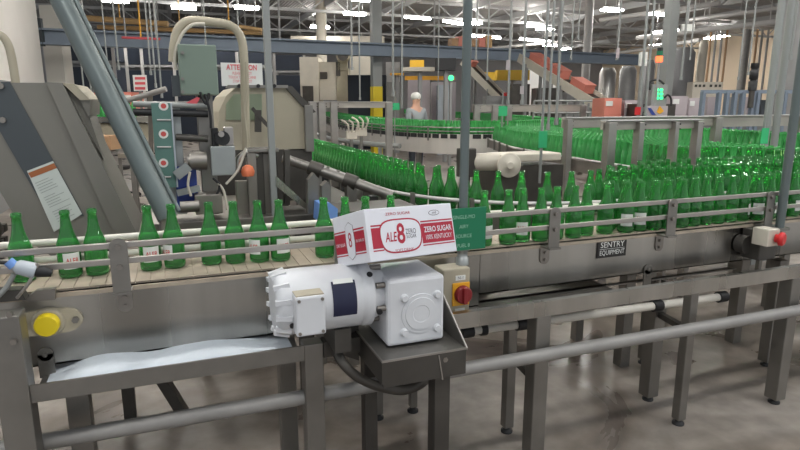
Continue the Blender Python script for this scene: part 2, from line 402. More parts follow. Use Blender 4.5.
rows([(1.48,4.6),(1.48,3.75)]+LANE2[2:6], (-0.08,0.02), 0.098, 'lane', BZ, 0.006, 0.05)
rows(LANE2[5:10], (-0.12,), 0.125, 'bend', BZ, 0.012, 0.1)
rows([(2.33,2.90),(4.6,2.90)], (-0.14,-0.055), 0.090, 'merge', BZ, 0.006, 0.06)
rows([(2.55,2.98),(4.6,2.98)], (-0.05,0.035), 0.090, 'merge', BZ, 0.006, 0.08)
rows([(2.95,3.14),(4.6,3.14)], (-0.035,0.05), 0.090, 'merge', BZ, 0.006, 0.08)
# wide accumulation table, ring, far lane
TBP = [(p.x, p.y) for p in arc_path([(5.85,9.15,0),(5.55,8.3,0),(5.12,7.2,0),(4.95,6.2,0),(4.8,5.0,0),(4.75,3.9,0)], 5)]
rows(TBP, [0.5-0.0875*i for i in range(12)], 0.088, 'table', BZ)
rows([(4.98,3.9),(4.98,3.2)], [0.22-0.0875*i for i in range(6)], 0.088, 'table', BZ)
RING = arc_path([(6.2,24,0),(5.1,18,0),(4.62,14.5,0),(4.55,12.2,0),(4.75,10.9,0),(5.2,10.15,0),(6.0,9.95,0)], 6)
RZ = 1.08
rows([(p.x, p.y) for p in RING], [-0.3+0.0875*i for i in range(7)], 0.088, 'ring', RZ)
FARL = arc_path([(13.3,35,0),(10.5,20.5,0),(9.0,14,0),(7.6,10.2,0),(6.7,7,0),(6.4,5,0),(6.3,3.4,0)], 6)
rows([(p.x, p.y) for p in FARL], [-0.17+0.0875*i for i in range(5)], 0.088, 'far', RZ)
rows([(5.9,9.7),(7.4,10.6)], [-0.2+0.09*i for i in range(4)], 0.09, 'ring', RZ)
# drop overlaps between zones
kept = []; grid = {}
for b in B:
    gx, gy = int(b[0]//0.08), int(b[1]//0.08); ok = True
    for ix in (gx-1, gx, gx+1):
        for iy in (gy-1, gy, gy+1):
            for c in grid.get((ix, iy), ()):
                if (c[0]-b[0])**2 + (c[1]-b[1])**2 < 0.0785**2: ok = False
    if ok: kept.append(b); grid.setdefault((gx, gy), []).append(b)
B = kept
front = [b for b in B if b[3] in ('left', 'front')]
rest = sorted([b for b in B if b[3] not in ('left', 'front')], key=lambda b: b[0]*b[0]+b[1]*b[1])
NI = 300 - len(front)
ZL = {'second': ('green bottle in the second row behind the front right row', 'bottles in the second row of the near conveyor'),
      'lane': ('green bottle in the rows on the lane coming straight towards the camera', 'bottles on the lane coming towards the camera'),
      'bend': ('green bottle spaced out on the bend behind the white carton', 'bottles on the bend behind the carton'),
      'merge': ('green bottle in the crowd behind the rows beside the near right rail', 'bottles crowded on the merging lane'),
      'table': ('green bottle on the wide accumulation table at the right', 'bottles on the accumulation table')}
def bottle(b, label, group, me):
    o = bpy.data.objects.new('bottle', me); COL.objects.link(o); o.location = b[:3]; o.rotation_euler.z = random.uniform(0, 6.28) if b[4] is None else 0
    tag(o, label, 'bottle', group)
    if b[4] is not None:
        l = bpy.data.objects.new('label', ME_LABEL); COL.objects.link(l); l.parent = o; l.rotation_euler.z = b[4]; l['label'] = 'white printed label with red lettering'
il = 0; ir = 0
for b in sorted(front, key=lambda b: b[0]):
    if b[3] == 'left':
        s = 'open green glass bottle in the single file, %s from the left edge' % ORD[il]; il += 1
        bottle(b, s, 'bottles in single file on the near conveyor', ME_NEAR)
    else:
        s = 'green bottle in the front row right of the green sign, %s from the left' % ORD[min(ir, 39)]; ir += 1
        bottle(b, s, 'bottles in the front row right of the green sign', ME_NEAR)
for b in rest[:NI]:
    lb, gr = ZL.get(b[3], ZL['table']); bottle(b, lb, gr, ME_MID)
fb = MB(); prof = [PROF[i] for i in (1,4,7,9,11,13,15)]; N = 7
cs = [(math.cos(2*math.pi*k/N), math.sin(2*math.pi*k/N)) for k in range(N)]
ffs = [(i*N+k, i*N+(k+1) % N, (i+1)*N+(k+1) % N, (i+1)*N+k) for i in range(len(prof)-1) for k in range(N)] + [tuple(range((len(prof)-1)*N, len(prof)*N))]
for b in rest[NI:]:
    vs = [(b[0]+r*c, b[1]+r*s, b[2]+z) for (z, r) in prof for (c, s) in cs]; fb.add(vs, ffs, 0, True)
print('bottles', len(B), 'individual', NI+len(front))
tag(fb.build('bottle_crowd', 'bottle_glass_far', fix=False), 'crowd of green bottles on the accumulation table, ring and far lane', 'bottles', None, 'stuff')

# ------------------------------------------------------------------ near conveyor
cv = thing('conveyor', 'near stainless bottle conveyor with a black name plate and a yellow bearing cap', 'conveyor', (1.5, 2.4, 0))
def plate(x0, x1, z0, z1, y, name='side_plate', th=0.006, m='stainless'):
    b = MB(); b.box(x0, x1, y, y+th, z0, z1); b.box(x0, x1, y, y+0.03, z1-0.006, z1); b.box(x0, x1, y, y+0.03, z0, z0+0.006); return b.build(name, m, cv)
plate(-0.62, 1.255, 0.74, 1.003, 2.25); plate(1.258, 4.7, 0.795, 1.003, 2.25)
plate(-1.3, -0.625, 0.74, 1.003, 2.25); plate(-1.3, 1.5, 0.74, 0.985, 2.58)
b = MB(); b.box(-1.3, 4.7, 2.24, 2.56, 0.985, 1.0)
x = -1.3
while x < 4.7:                                         # slats of the chain
    b.box(x, x+0.0475, 2.262, 2.57, 1.0, BZ-0.001); x += 0.05
b.build('slat_belt', 'belt', cv)
def rail(x0, x1, y, z, name='guide_rail', m='rail_steel', h=0.022, t=0.012): return MB().box(x0, x1, y-t/2, y+t/2, z-h/2, z+h/2, ch=0.003).build(name, m, cv)
rail(-1.3, 0.60, 2.195, 1.163); rail(-1.3, 0.60, 2.195, 1.107)
rail(0.605, 4.7, 2.195, 1.168); rail(0.605, 4.7, 2.195, 1.092)
for z in (1.132, 1.066): MB().cyl((-1.3, 2.485, z), (1.15, 2.485, z), 0.013, 10).build('guide_rail', 'white_plastic', cv)
for z in (1.115,): MB().cyl((1.15, 2.505, z), (2.1, 2.505, z), 0.010, 10).build('guide_rail', 'white_plastic', cv)
def bolt(x, y, z, parent, r=0.008, d=0.009, m='stainless_dull', nm='bolt'):
    MB().cyl((x, y, z), (x, y-d, z), r, 6).build(nm, m, parent)
def bracket(x, top=1.19, foot=True):
    b = MB(); n = 8; r = 0.029; pts = [(x-r, 2.184, 1.0), (x+r, 2.184, 1.0)]
    pts += [(x + r*math.cos(math.pi*i/n), 2.184, top-r + r*math.sin(math.pi*i/n)) for i in range(n+1)]
    b.prism(pts, (0, -0.006, 0)); b.box(x-0.030, x+0.030, 2.165, 2.25, 0.992, 1.0)
    o = b.build('rail_bracket', 'leg_steel', cv)
    for z in (top-0.03, top-0.1): bolt(x, 2.178, z, o, 0.010, 0.012)
    if foot:
        f = MB(); r2 = 0.025; pts = [(x-r2,2.243,0.995),(x-r2,2.243,0.93)] + [(x-r2*math.cos(math.pi*i/8),2.243,0.93-r2*math.sin(math.pi*i/8)) for i in range(1,9)] + [(x+r2,2.243,0.995)]
        f.prism(pts, (0,0.006,0)); f.build('bracket_foot', 'stainless_dull', o)
        for z in (0.962, 0.928): bolt(x, 2.243, z, o)
bracket(-0.19); bracket(0.60, 1.185); bracket(1.595, 1.185); bracket(2.285, 1.185); bracket(2.965, 1.185)
# flange bearing with a yellow cap
bc = at_y(49, 321, 2.25); b = MB(); pts = []
for i in range(40):
    a = 2*math.pi*i/40; r = 0.052 + 0.055*abs(math.cos(a))**4; pts.append((bc.x+r*math.cos(a), 2.25, bc.z+r*math.sin(a)*(0.95)))
b.prism(pts, (0, -0.014, 0)); b.lathe([(0.014,0.052),(0.022,0.05),(0.026,0.045)], (bc.x, 2.25, bc.z), (0,-1,0), 24)
fbr = b.build('flange_bearing', 'tan_paint', cv)
MB().lathe([(0.02,0.039),(0.052,0.038),(0.058,0.034)], (bc.x, 2.25, bc.z), (0,-1,0), 28).build('bearing_cap', 'yellow', fbr)
for s in (-1, 1): bolt(bc.x+s*0.084, 2.236, bc.z, fbr, 0.012, 0.014, 'leg_steel')
# slotted hanger plates
def slot_plate(x, z0, z1, w=0.05, y=2.245):
    b = MB(); b.box(x-w/2, x+w/2, y-0.006, y, z0, z1-w/2); b.cyl((x, y, z1-w/2), (x, y-0.006, z1-w/2), w/2, 16); b.cyl((x, y-0.006, z1-w/2), (x, y-0.014, z1-w/2), 0.009, 6); b.cyl((x, y-0.006, z1-w/2-0.035), (x, y-0.008, z1-w/2-0.035), 0.008, 8)
    b.build('hanger_plate', 'leg_steel', cv)
slot_plate(at_y(46, 360, 2.24).x, 0.70, 0.81); slot_plate(at_y(649, 262, 2.24).x, 0.72, 0.84)
# drip tray with angle rails
b = MB(); b.box(-0.47, 0.41, 2.04, 2.05, 0.703, 0.762); b.box(-0.47, 0.41, 2.05, 2.6, 0.703, 0.709); b.box(-0.47, 0.41, 2.59, 2.6, 0.709, 0.762); b.build('drip_tray', 'leg_steel', cv)
b = MB(); b.box(0.966, 4.7, 2.04, 2.05, 0.735, 0.803); b.box(0.966, 4.7, 2.05, 2.07, 0.797, 0.803); b.box(0.966, 4.7, 2.05, 2.07, 0.735, 0.741); b.build('side_beam', 'stainless', cv)
MB().box(1.0, 4.7, 2.55, 2.57, 0.735, 0.80).build('side_beam', 'stainless_dull', cv)
MB().box(0.99, 2.0, 2.07, 2.55, 0.735, 0.741).build('drip_tray', 'leg_steel', cv)
# legs
def leg(x, y, ztop, w=0.078, m='leg_steel', foot=True):
    b = MB().box(x-w/2, x+w/2, y-w/2, y+w/2, 0.03 if foot else 0, ztop, ch=0.004)
    o = b.build('leg', m, cv)
    if foot:
        f = MB(); f.lathe([(0,0.030),(0.01,0.030),(0.014,0.016),(0.03,0.016)], (x, y, 0), (0,0,1), 14); f.build('foot', 'black_rubber', o)
leg(-0.515, 2.075, 1.0, 0.088); leg(0.447, 2.077, 0.762, 0.072); leg(1.465, 2.078, 0.737, 0.074); leg(2.375, 2.10, 0.737, 0.05); leg(3.055, 2.078, 0.737, 0.074)
leg(-0.38, 2.30, 0.705, 0.075); leg(0.395, 2.36, 0.705, 0.07); leg(1.50, 2.36, 0.70, 0.05); leg(2.42, 2.36, 0.70, 0.075); leg(3.46, 2.44, 0.70, 0.07); leg(4.3, 2.09, 0.70, 0.074); leg(4.4, 2.44, 0.7, 0.07)
leg(0.93, 2.72, 0.62, 0.045); leg(1.13, 2.72, 0.62, 0.04); leg(2.75, 2.75, 0.70, 0.05); leg(-1.2, 2.5, 0.985); leg(-1.2, 2.32, 0.985)
for x0, y0, x1, y1, z in ((1.465,2.10,1.50,2.34,0.42),(2.375,2.12,2.42,2.34,0.52),(0.93,2.72,1.13,2.72,0.60)): MB().bar((x0,y0,z),(x1,y1,z),0.03,0.03).build('cross_bar', 'dark_steel', cv)
MB().box(0.9, 1.2, 2.56, 2.75, 0.60, 0.63).build('cross_bar', 'dark_steel', cv)
MB().tube([at_y(-40,457,2.17),at_y(60,439,2.16),at_y(316,395,2.09),at_y(560,352,2.0),at_y(800,310,2.0),(4.8,2.0,0.575)], 0.029, 16).build('stretcher_pipe', 'pipe_grey', cv)
for px, py in ((10,314),(14,341)): q = at_y(px, py, 2.03); bolt(q.x, 2.031, q.z, cv, 0.010, 0.012)
b = MB(); b.box(1.898, 2.072, 2.243, 2.25, 0.903, 0.992)
npl = b.build('name_plate', 'black_plate', cv)
b = MB(); b.text('SENTRY', (1.985, 2.2425, 0.966), (1,0,0), (0,0,1), 0.040, 0, sx=1.02); b.text('EQUIPMENT', (1.985, 2.2425, 0.927), (1,0,0), (0,0,1), 0.034, 0, sx=0.82); b.box(1.91, 2.06, 2.2422, 2.2432, 0.9455, 0.947); b.build('lettering', 'paper', npl)
# inclined chain guard at the far left end of the conveyor
MB().prism(PX([(22,301),(36,291),(55,289),(55,300),(24,302)], 2.215), (0,0.03,0)).build('end_guard', 'stainless_dull', cv)

# suds in the drip tray
b = MB(); bm = bmesh.new(); bmesh.ops.create_grid(bm, x_segments=60, y_segments=14, size=0.5)
for v in bm.verts:
    u = v.co.x+0.5; w = v.co.y+0.5
    X = -0.45 + 0.84*u; Y = 2.055 + 0.50*w
    hgt = (0.055*math.exp(-((u-0.22)/0.16)**2) + 0.055*math.exp(-((u-0.62)/0.2)**2) + 0.03) * min(1, 9*u)*max(0.0, min(1, (1-u)*7)) * min(1, 0.35+w*4) * min(1, (1-w)*6)
    hgt += 0.006*math.sin(31*u+5*w)*math.sin(17*w+9*u)*min(1, 6*(1-u))
    v.co = Vector((X, Y, 0.7095+max(0.0, hgt*0.5)))
b.addbm(bm, 0, True); mat('suds', (206, 214, 222), 0.7, 0, 0.03, 40, bump=0.3)
tag(b.build('suds', 'suds', fix=False), 'white foam suds lying in the drip tray at the lower left', 'foam', None, 'stuff')

# white drain pipe with black couplings
dp = thing('drain_pipe', 'white plastic drain pipe with black couplings slung under the conveyor', 'pipe', (2.0, 2.3, 0.6))
MB().cyl((1.24,2.3,0.604),(2.84,2.3,0.578),0.022,14).build('pipe', 'white_plastic', dp)
for x in (1.225, 1.31, 1.52, 2.36, 2.83):
    z = 0.604-0.026*(x-1.24)/1.6; w = 0.014 if x == 1.31 else 0.028
    MB().cyl((x-w,2.3,z+0.0003), (x+w,2.3,z), 0.031, 14).build('coupling', 'black_rubber', dp)
for x in (1.30, 2.36): MB().bar((x,2.3,0.62),(x,2.3,0.737),0.012,0.02).build('hanger', 'leg_steel', dp)
MB().bar((1.2,2.3,0.738),(2.9,2.3,0.738),0.03,0.006).build('hanger_strip', 'leg_steel', dp)

# photo-eye sensor on the left
sn = thing('sensor', 'small grey photo-eye sensor with blue connector and black nose at the left end', 'sensor', (at_y(30,275,2.17))[:])
a = at_y(14,266,2.15); c = at_y(36,271,2.15); e = at_y(52,273,2.15)
MB().tube([a, a.lerp(c,0.2), c], [0.014,0.024,0.026], 14).build('body', 'clear_plastic', sn)
MB().tube([c, c.lerp(e,0.3), e], [0.02,0.018,0.013], 12).build('nose', 'black_rubber', sn)
MB().tube([at_y(8,261,2.15), a], [0.016,0.017], 12).build('connector', 'blue_light', sn)
MB().tube([at_y(9,263,2.15), at_y(-2,262,2.15), at_y(-20,275,2.15)], 0.007, 8).build('cable', 'black_rubber', sn)
MB().tube(arc_path([at_y(14,274,2.15), at_y(6,288,2.15), at_y(-6,300,2.15)],4), 0.008, 8).build('mount', 'conduit', sn)
MB().tube(arc_path([at_y(37,263,2.14), at_y(36,268,2.14), at_y(28,284,2.14), at_y(17,298,2.16)],4), 0.005, 8).build('wire_guard', 'rail_steel', sn)
MB().prism(PX([(-20,292),(20,290),(26,300),(-20,304)],2.17), (0,0.05,0)).build('mount_plate', 'dark_steel', sn)

# ------------------------------------------------------------------ gearmotor on its stand
gm = thing('gearmotor', 'white-painted electric gearmotor with finned body and square gearbox', 'motor', (0.6, 1.98, 0.75))
my, mz, mr = 2.0, 0.954, 0.116
b = MB(); b.lathe([(0.0,0.07),(0.004,0.104),(0.02,0.113),(0.05,0.116),(0.052,mr),(0.30,mr),(0.304,0.112),(0.312,0.116),(0.318,0.119),(0.345,0.119),(0.352,0.10),(0.40,0.085)], (0.295, my, mz), (1,0,0), 40)
mb = b.build('motor_body', 'white_paint', gm)
for i in range(12):
    g = 2*math.pi*i/12+0.2; MB().bar((0.292, my+0.1*math.cos(g), mz+0.1*math.sin(g)), (0.345, my+0.114*math.cos(g), mz+0.114*math.sin(g)), 0.02, 0.016).build('cowl_rib', 'white_paint', mb)
ta = at_y(297,338,1.835); tc_ = at_y(325.5,295,1.835)
tb = MB().box(ta.x, tc_.x, 1.835, 1.91, ta.z, tc_.z, ch=0.007).build('terminal_box', 'white_paint', gm)
for x in (ta.x+0.011, tc_.x-0.011):
    for z in (ta.z+0.012, tc_.z-0.012): bolt(x, 1.836, z, tb, 0.006, 0.005, nm='screw')
MB().box(ta.x+0.003, tc_.x-0.003, 1.845, 1.905, tc_.z, tc_.z+0.004).build('gasket', 'tan_paint', tb)
PX0 = at_y(333,290,1.885).x; PX1 = at_y(357,290,1.885).x
b = MB(); vs = []; fs = []                              # curved navy rating plate
for i in range(9):
    g = math.radians(198 - 62*i/8)-math.pi*0.0
    for x in (PX0, PX1): vs.append((x, my + (mr+0.002)*math.cos(g), mz + (mr+0.002)*math.sin(g)))
b.add(vs, [(2*i,2*i+1,2*i+3,2*i+2) for i in range(8)], 0, True)
rp = b.build('rating_plate', 'navy', gm)
b = MB(); vs = []
for i in range(3):
    g = math.radians(141 - 9*i/2)
    for x in (PX0+0.007, PX1-0.007): vs.append((x, my + (mr+0.003)*math.cos(g), mz + (mr+0.003)*math.sin(g)))
b.add(vs, [(2*i,2*i+1,2*i+3,2*i+2) for i in range(2)], 0, True); b.build('white_stripe', 'paper', rp)
for x, g in ((0.655,200),(0.63,130),(0.345,205)):
    g = math.radians(g); p = Vector((x, my+mr*math.cos(g), mz+mr*math.sin(g))); q = Vector((x, my+(mr+0.006)*math.cos(g), mz+(mr+0.006)*math.sin(g)))
    MB().cyl(p, q, 0.011, 10).build('plug', 'black_rubber', mb)
gb = MB().box(0.683, 0.908, 1.885, 2.13, 0.775, 1.026, ch=0.012).build('gearbox', 'white_paint', gm)
fc = Vector((0.812, 1.885, 0.890))
MB().lathe([(-0.002,0.076),(0.004,0.075),(0.0045,0.062),(0.008,0.061),(0.0085,0.033),(0.007,0.031),(0.007,0.0)], fc, (0,-1,0), 40, sharp=True).build('flange', 'white_paint', gb)
for i in range(4):
    g = math.radians(45+90*i); q = fc+Vector((0.092*math.cos(g), 0, 0.092*math.sin(g)))
    MB().lathe([(-0.002,0.016),(0.006,0.015),(0.0065,0.011),(0.013,0.011)], q, (0,-1,0), 12).build('bolt', 'white_paint', gb)
for g in (20, 100, 150, 200, 260, 320):
    g = math.radians(g); MB().cyl((0.65,my+0.1*math.cos(g),mz+0.1*math.sin(g)), (0.69,my+0.1*math.cos(g),mz+0.1*math.sin(g)), 0.011, 6).build('bolt', 'stainless_dull', gb)

ms = thing('motor_stand', 'dark steel stand with a tray holding the white gearmotor', 'stand', (0.8, 2.0, 0))
MB().box(0.635, 0.955, 1.80, 2.19, 0.757, 0.766).build('tray', 'leg_steel', ms); MB().box(0.635, 0.955, 1.794, 1.80, 0.668, 0.762).build('front_skirt', 'dark_steel', ms); MB().box(0.629, 0.635, 1.794, 2.19, 0.68, 0.762).build('side_skirt', 'dark_steel', ms)
MB().box(0.629, 0.955, 1.794, 1.80, 0.762, 0.769).build('tray_edge', 'rail_steel', ms); MB().box(0.629, 0.635, 1.80, 2.15, 0.762, 0.769).build('tray_edge', 'rail_steel', ms)
b = MB().prism([(0.958,1.80,0.757),(0.958,2.19,0.757),(0.958,2.19,0.96),(0.958,2.10,0.96)], (0.006,0,0)); b.build('gusset', 'leg_steel', ms)
b = MB(); b.bar((0.961,1.80,0.764),(0.961,2.10,0.966),0.006,0.006); b.build('gusset_edge', 'rail_steel', ms)
def sleg(x, y, zt, w=0.06): MB().box(x-w/2, x+w/2, y-w/2, y+w/2, 0, zt, ch=0.003).build('leg', 'dark_steel', ms)
sleg(0.872, 1.845, 0.757, 0.062); sleg(0.70, 2.16, 0.757, 0.055)
b = MB(); b.box(0.485, 0.66, 2.045, 2.10, 0.70, 0.762); b.prism([(0.52,2.1,0.70),(0.64,2.1,0.64),(0.64,2.1,0.84),(0.56,2.1,0.84)], (0,0.01,0)); b.build('support_bar', 'dark_steel', ms)
MB().box(0.50,0.56,1.93,2.1,0.762,0.85).build('motor_foot', 'dark_steel', ms)
MB().cyl((0.872,1.812,0.735),(0.872,1.792,0.735),0.010,6).build('bolt','stainless_dull',ms)
MB().bar((0.845,1.795,0.757),(0.862,1.795,0.66),0.004,0.006).build('weld_strip','rail_steel',ms)
b = MB(); b.tube(arc_path([at_y(334,345,2.03),at_y(342,362,1.97),at_y(358,377,1.95),at_y(378,386,1.95),at_y(402,390,1.95),at_y(420,384,1.95),at_y(432,372,1.97)],6), 0.019, 10)
tag(b.build('hose', 'dark_steel'), 'dark flexible hose looping under the motor stand', 'hose')

# ------------------------------------------------------------------ carton
ct = bpy.data.objects.new('carton', None); COL.objects.link(ct)
tag(ct, 'white printed drinks carton with red band, tilted on top of the white motor', 'box'); ct['_w'] = (0,0,0)
ct.location = (0.600, 1.819, 1.119)
ct.rotation_mode = 'QUATERNION'
ct.rotation_quaternion = (Matrix.Rotation(0.235, 3, 'Z') @ Matrix.Rotation(0.037, 3, 'Y') @ Matrix.Rotation(-0.29, 3, 'X')).to_quaternion()
W, Dp, Hh = 0.378, 0.232, 0.1805
MB().box(0, W, 0, Dp, 0, Hh, ch=0.0025).build('box_body', 'carton_white', ct, local=True)
def rect_f(b, u0, u1, v0, v1, mi, side='f', e=0.0006):
    P = [(u0,v0),(u1,v0),(u1,v1),(u0,v1)]
    b.add([(u*W, -e, v*Hh) if side == 'f' else (-e, (1-u)*Dp, v*Hh) for u, v in P], [(0,1,2,3)], mi)
b = MB(); MT = ['carton_red','carton_white','ink_dark']
for u0, u1 in ((0.045,0.16),(0.60,0.985)):
    rect_f(b, u0, u1, 0.235, 0.63, 0); rect_f(b, u0, u1, 0.655, 0.685, 0); rect_f(b, u0, u1, 0.185, 0.21, 0)
rect_f(b, 0.03, 0.165, 0.21, 0.235, 1)
def blob(c, rx, ry, n, p, grow):      # rounded crest plate
    out = []
    for i in range(n):
        a = 2*math.pi*i/n; ca, sa = math.cos(a), math.sin(a)
        k = (abs(ca)**p + abs(sa)**p)**(-1/p)
        w = 1.0 + 0.10*max(0, -sa)*0 - 0.10*(sa < 0)*abs(sa)
        out.append((c[0]+(rx+grow)*k*ca*w, c[1]+(ry+grow)*k*sa))
    return out
cu, cvv = 0.365*W, 0.44*Hh
for grow, mi, e in ((0.0,0,0.0012),(-0.0052,1,0.0016)):
    pts = blob((cu, cvv), 0.090, 0.060, 48, 3.6, grow); b.add([(x,-e,z) for x, z in pts], [tuple(range(48))], mi)
X = (1,0,0); Z = (0,0,1)
def ft(s, u, v, size, mi, **k): b.text(s, (u*W, -0.0022, v*Hh), X, Z, size, mi, depth=0, **k)
ft('ALE', 0.245, 0.42, 0.046, 0, sx=0.60, font_shear=0.2, bold=0.0008); ft('8', 0.36, 0.46, 0.098, 0, sx=0.72, bold=0.002)
ft('ZERO', 0.475, 0.50, 0.026, 2, sx=0.68); ft('SUGAR', 0.475, 0.405, 0.018, 2, sx=0.75)
ft('SOFT DRINK', 0.38, 0.155, 0.014, 0); ft('ZERO SUGAR', 0.355, 0.87, 0.014, 0, sx=1.25)
ft('ZERO SUGAR', 0.795, 0.50, 0.028, 1, sx=0.74, bold=0.0005); ft('100% KENTUCKY', 0.795, 0.345, 0.024, 1, sx=0.66)
for grow, mi, e in ((0.0,2,0.0010),(-0.0018,1,0.0013)):
    b.add([(0.775*W+(0.025+grow)*math.cos(2*math.pi*i/24), -e, 0.83*Hh+(0.010+grow)*math.sin(2*math.pi*i/24)) for i in range(24)], [tuple(range(24))], mi)
ft('ale8', 0.775, 0.83, 0.012, 2)
b.build('front_print', MT, ct, local=True, fix=False)
b = MB()
rect_f(b, 0.01, 0.93, 0.235, 0.63, 0, 's'); rect_f(b, 0.01, 0.93, 0.655, 0.685, 0, 's'); rect_f(b, 0.01, 0.93, 0.185, 0.21, 0, 's')
for g, mi, e in ((0.0,2,0.0010),(-0.003,1,0.0014)):
    hx = [(0.5-0.0,0.84+g*4),(0.38-g*3,0.76),(0.36-g*3,0.45),(0.38-g*3,0.18),(0.5,0.09-g*4),(0.62+g*3,0.18),(0.64+g*3,0.45),(0.62+g*3,0.76)]
    b.add([(-e, (1-u)*Dp, v*Hh) for u, v in hx], [tuple(range(8))], mi)
U = (0,-1,0)
def st(s, u, v, size, mi, **k): b.text(s, (-0.002, (1-u)*Dp, v*Hh), U, Z, size, mi, depth=0, **k)
st('8', 0.5, 0.47, 0.075, 0, sx=0.7); st('ZERO SUGAR', 0.19, 0.41, 0.016, 1, sx=0.7); st('100% KENTUCKY', 0.79, 0.44, 0.014, 1, sx=0.55)
b.build('end_print', MT, ct, local=True, fix=False)
b = MB(); b.box(W*0.02, W*0.98, Dp*0.48, Dp*0.52, Hh, Hh+0.0008); b.build('flap_seam', 'ink_grey', ct, local=True)

# ------------------------------------------------------------------ switch box, poles, green sign, stop button
sw = thing('disconnect_switch', 'grey switch box with red rotary knob on a yellow plate', 'switch', (1.066, 2.13, 0.77))
MB().box(1.004, 1.128, 2.10, 2.19, 0.772, 0.975, ch=0.006).build('housing', 'tan_paint', sw)
MB().box(1.045, 1.125, 2.094, 2.10, 0.815, 0.915, ch=0.003).build('yellow_plate', 'yellow_orange', sw)
kb = MB().lathe([(0,0.038),(0.02,0.037),(0.024,0.033)], (1.09,2.094,0.865), (0,-1,0), 24).build('knob', 'red_knob', sw)
MB().box(1.081,1.099,2.058,2.072,0.83,0.90,ch=0.003).build('grip', 'red_knob', kb)
MB().box(1.06,1.105,2.097,2.10,0.785,0.802).build('tag_plate', 'paper', sw); pl = MB().box(1.06,1.105,2.097,2.10,0.925,0.945).build('tag_plate', 'paper', sw)
b = MB(); b.text('N-1', (1.083,2.0965,0.935), (1,0,0), (0,0,1), 0.018, 0, depth=0.0003); b.build('lettering', 'ink_dark', pl)
b = MB(); b.bar((1.066,2.19,0.80),(1.066,2.24,0.80),0.06,0.03); b.build('mount', 'leg_steel', sw)
pl = thing('conduit_pole', 'dark grey conduit pole rising from the red knob switch to the roof', 'pole', (1.118, 2.155, 0.975))
b = MB().cyl((1.118,2.155,1.0),(1.118,2.155,6.5),0.0185,16); b.build('pole', 'pole_grey', pl)
b = MB().lathe([(0,0.027),(0.03,0.027),(0.032,0.022),(0.06,0.022),(0.062,0.03),(0.085,0.03)], (1.118,2.155,0.975), (0,0,1), 16); b.build('fitting', 'galvanised', pl)
gs = thing('green_sign', 'green sign with faint lettering hung on the pole behind the white carton', 'sign', (1.14, 2.13, 1.04))
MB().box(1.04, 1.208, 2.122, 2.128, 1.045, 1.222).build('board', 'sign_green', gs)
b = MB()
for i, s in enumerate(('SINGLE-MO', 'AIRY', 'SOURCE', 'FUEL 8')): b.text(s, (1.105, 2.1215, 1.185-0.040*i), (1,0,0), (0,0,1), 0.022, 0, align='LEFT' if 0 else 'CENTER', sx=0.9, depth=0.0005)
b.build('lettering', 'sign_ink', gs)
b = MB(); b.box(1.09,1.146,2.128,2.137,1.19,1.20); b.build('clip', 'galvanised', gs)
eb = thing('stop_button_box', 'pale control box with red push button clamped to the conveyor side', 'button box', (2.98, 2.2, 0.86))
MB().box(2.86, 2.985, 2.13, 2.243, 0.825, 0.985, ch=0.006).build('bracket', 'dark_steel', eb)
bq = at_y(774,238,2.07); bx = MB().box(bq.x-0.045, bq.x+0.04, 2.07, 2.16, bq.z-0.045, bq.z+0.045, ch=0.005).build('housing', 'cream_paint', eb)
MB().lathe([(0,0.022),(0.02,0.022),(0.02,0.036),(0.035,0.036),(0.042,0.028)], (bq.x+0.012,2.071,bq.z-0.002), (0.35,-1,0), 20).build('push_button', 'red_bright', bx)
b = MB().cyl((2.85,2.19,0.90),(2.85,2.243,0.90),0.05,20); b.build('clamp', 'dark_steel', eb)
pr = thing('sloping_pole', 'dark grey pole rising from the conveyor at the far right', 'pole', (3.03, 2.15, 1.0))
MB().cyl((3.03,2.16,0.99),(3.03,2.16,6.5),0.022,14).build('pole', 'pole_grey', pr); MB().box(2.99,3.07,2.13,2.249,0.975,0.99).build('base_clamp', 'leg_steel', pr)

# ------------------------------------------------------------------ left machines
Y0 = 2.78
mg = thing('inclined_guard', 'large grey inclined steel machine guard bearing the white warning label', 'machine guard', (-0.6, 3.0, 0))
b = MB(); b.prism(PX([(-60,82),(62,83),(138,236),(60,262),(30,242),(-60,90)], Y0), (0,0.5,0)); b.build('housing', 'guard_grey', mg)
b = MB(); b.prism(PX([(-60,81),(10,82),(20,101),(84,216),(50,218),(-2,128),(-60,80)], Y0-0.006), (0,0.005,0)); b.build('dark_panel', 'guard_dark', mg)
b = MB(); b.prism(PX([(46,82),(62,83),(138,236),(116,238)], Y0-0.02), (0,0.018,0)); b.build('edge_flange', 'guard_grey', mg)
MB().prism(PX([(61,84),(80,100),(89,116),(104,160),(78,114)], Y0+0.05), (0,0.3,0)).build('end_panel', 'guard_grey', mg)
b = MB(); b.prism(PX([(62,83),(74,84),(90,100),(80,100)], Y0+0.02), (0,0.45,0)); b.build('top_cover', 'tan_paint', mg)
b = MB(); b.prism(PX([(80,100),(90,99),(90,116),(88,116)], Y0+0.03), (0,0.4,0)); b.build('side_cover', 'guard_grey', mg)
wl_ = MB().prism(PX([(27,171),(53,161),(82,214),(54,232)], Y0-0.010), (0,0.003,0)).build('warning_label', 'pale_label', mg)
q = PX([(28,173),(54,163),(57,168),(31,178)], Y0-0.0115); MB().add(q, [(0,1,2,3)]).build('warning_stripe', 'label_orange', wl_)
b = MB()
A0, A1, A2 = at_y(33,183,Y0-0.0115), at_y(56,173,Y0-0.0115), at_y(60,228,Y0-0.0115)
rr = random.Random(3)
for i in range(18):
    f = 0.02+i/19.0; p = A0.lerp(A2, f); d = (A1-A0); L = rr.uniform(0.55, 0.95)
    if i % 6 == 5: continue
    p0 = p + d*0.06; p1 = p + d*L; w = (A2-A0).normalized()*0.0022
    b.add([p0, p1, p1+w, p0+w], [(0,1,2,3)])
b.build('small_print', 'ink_grey', wl_)
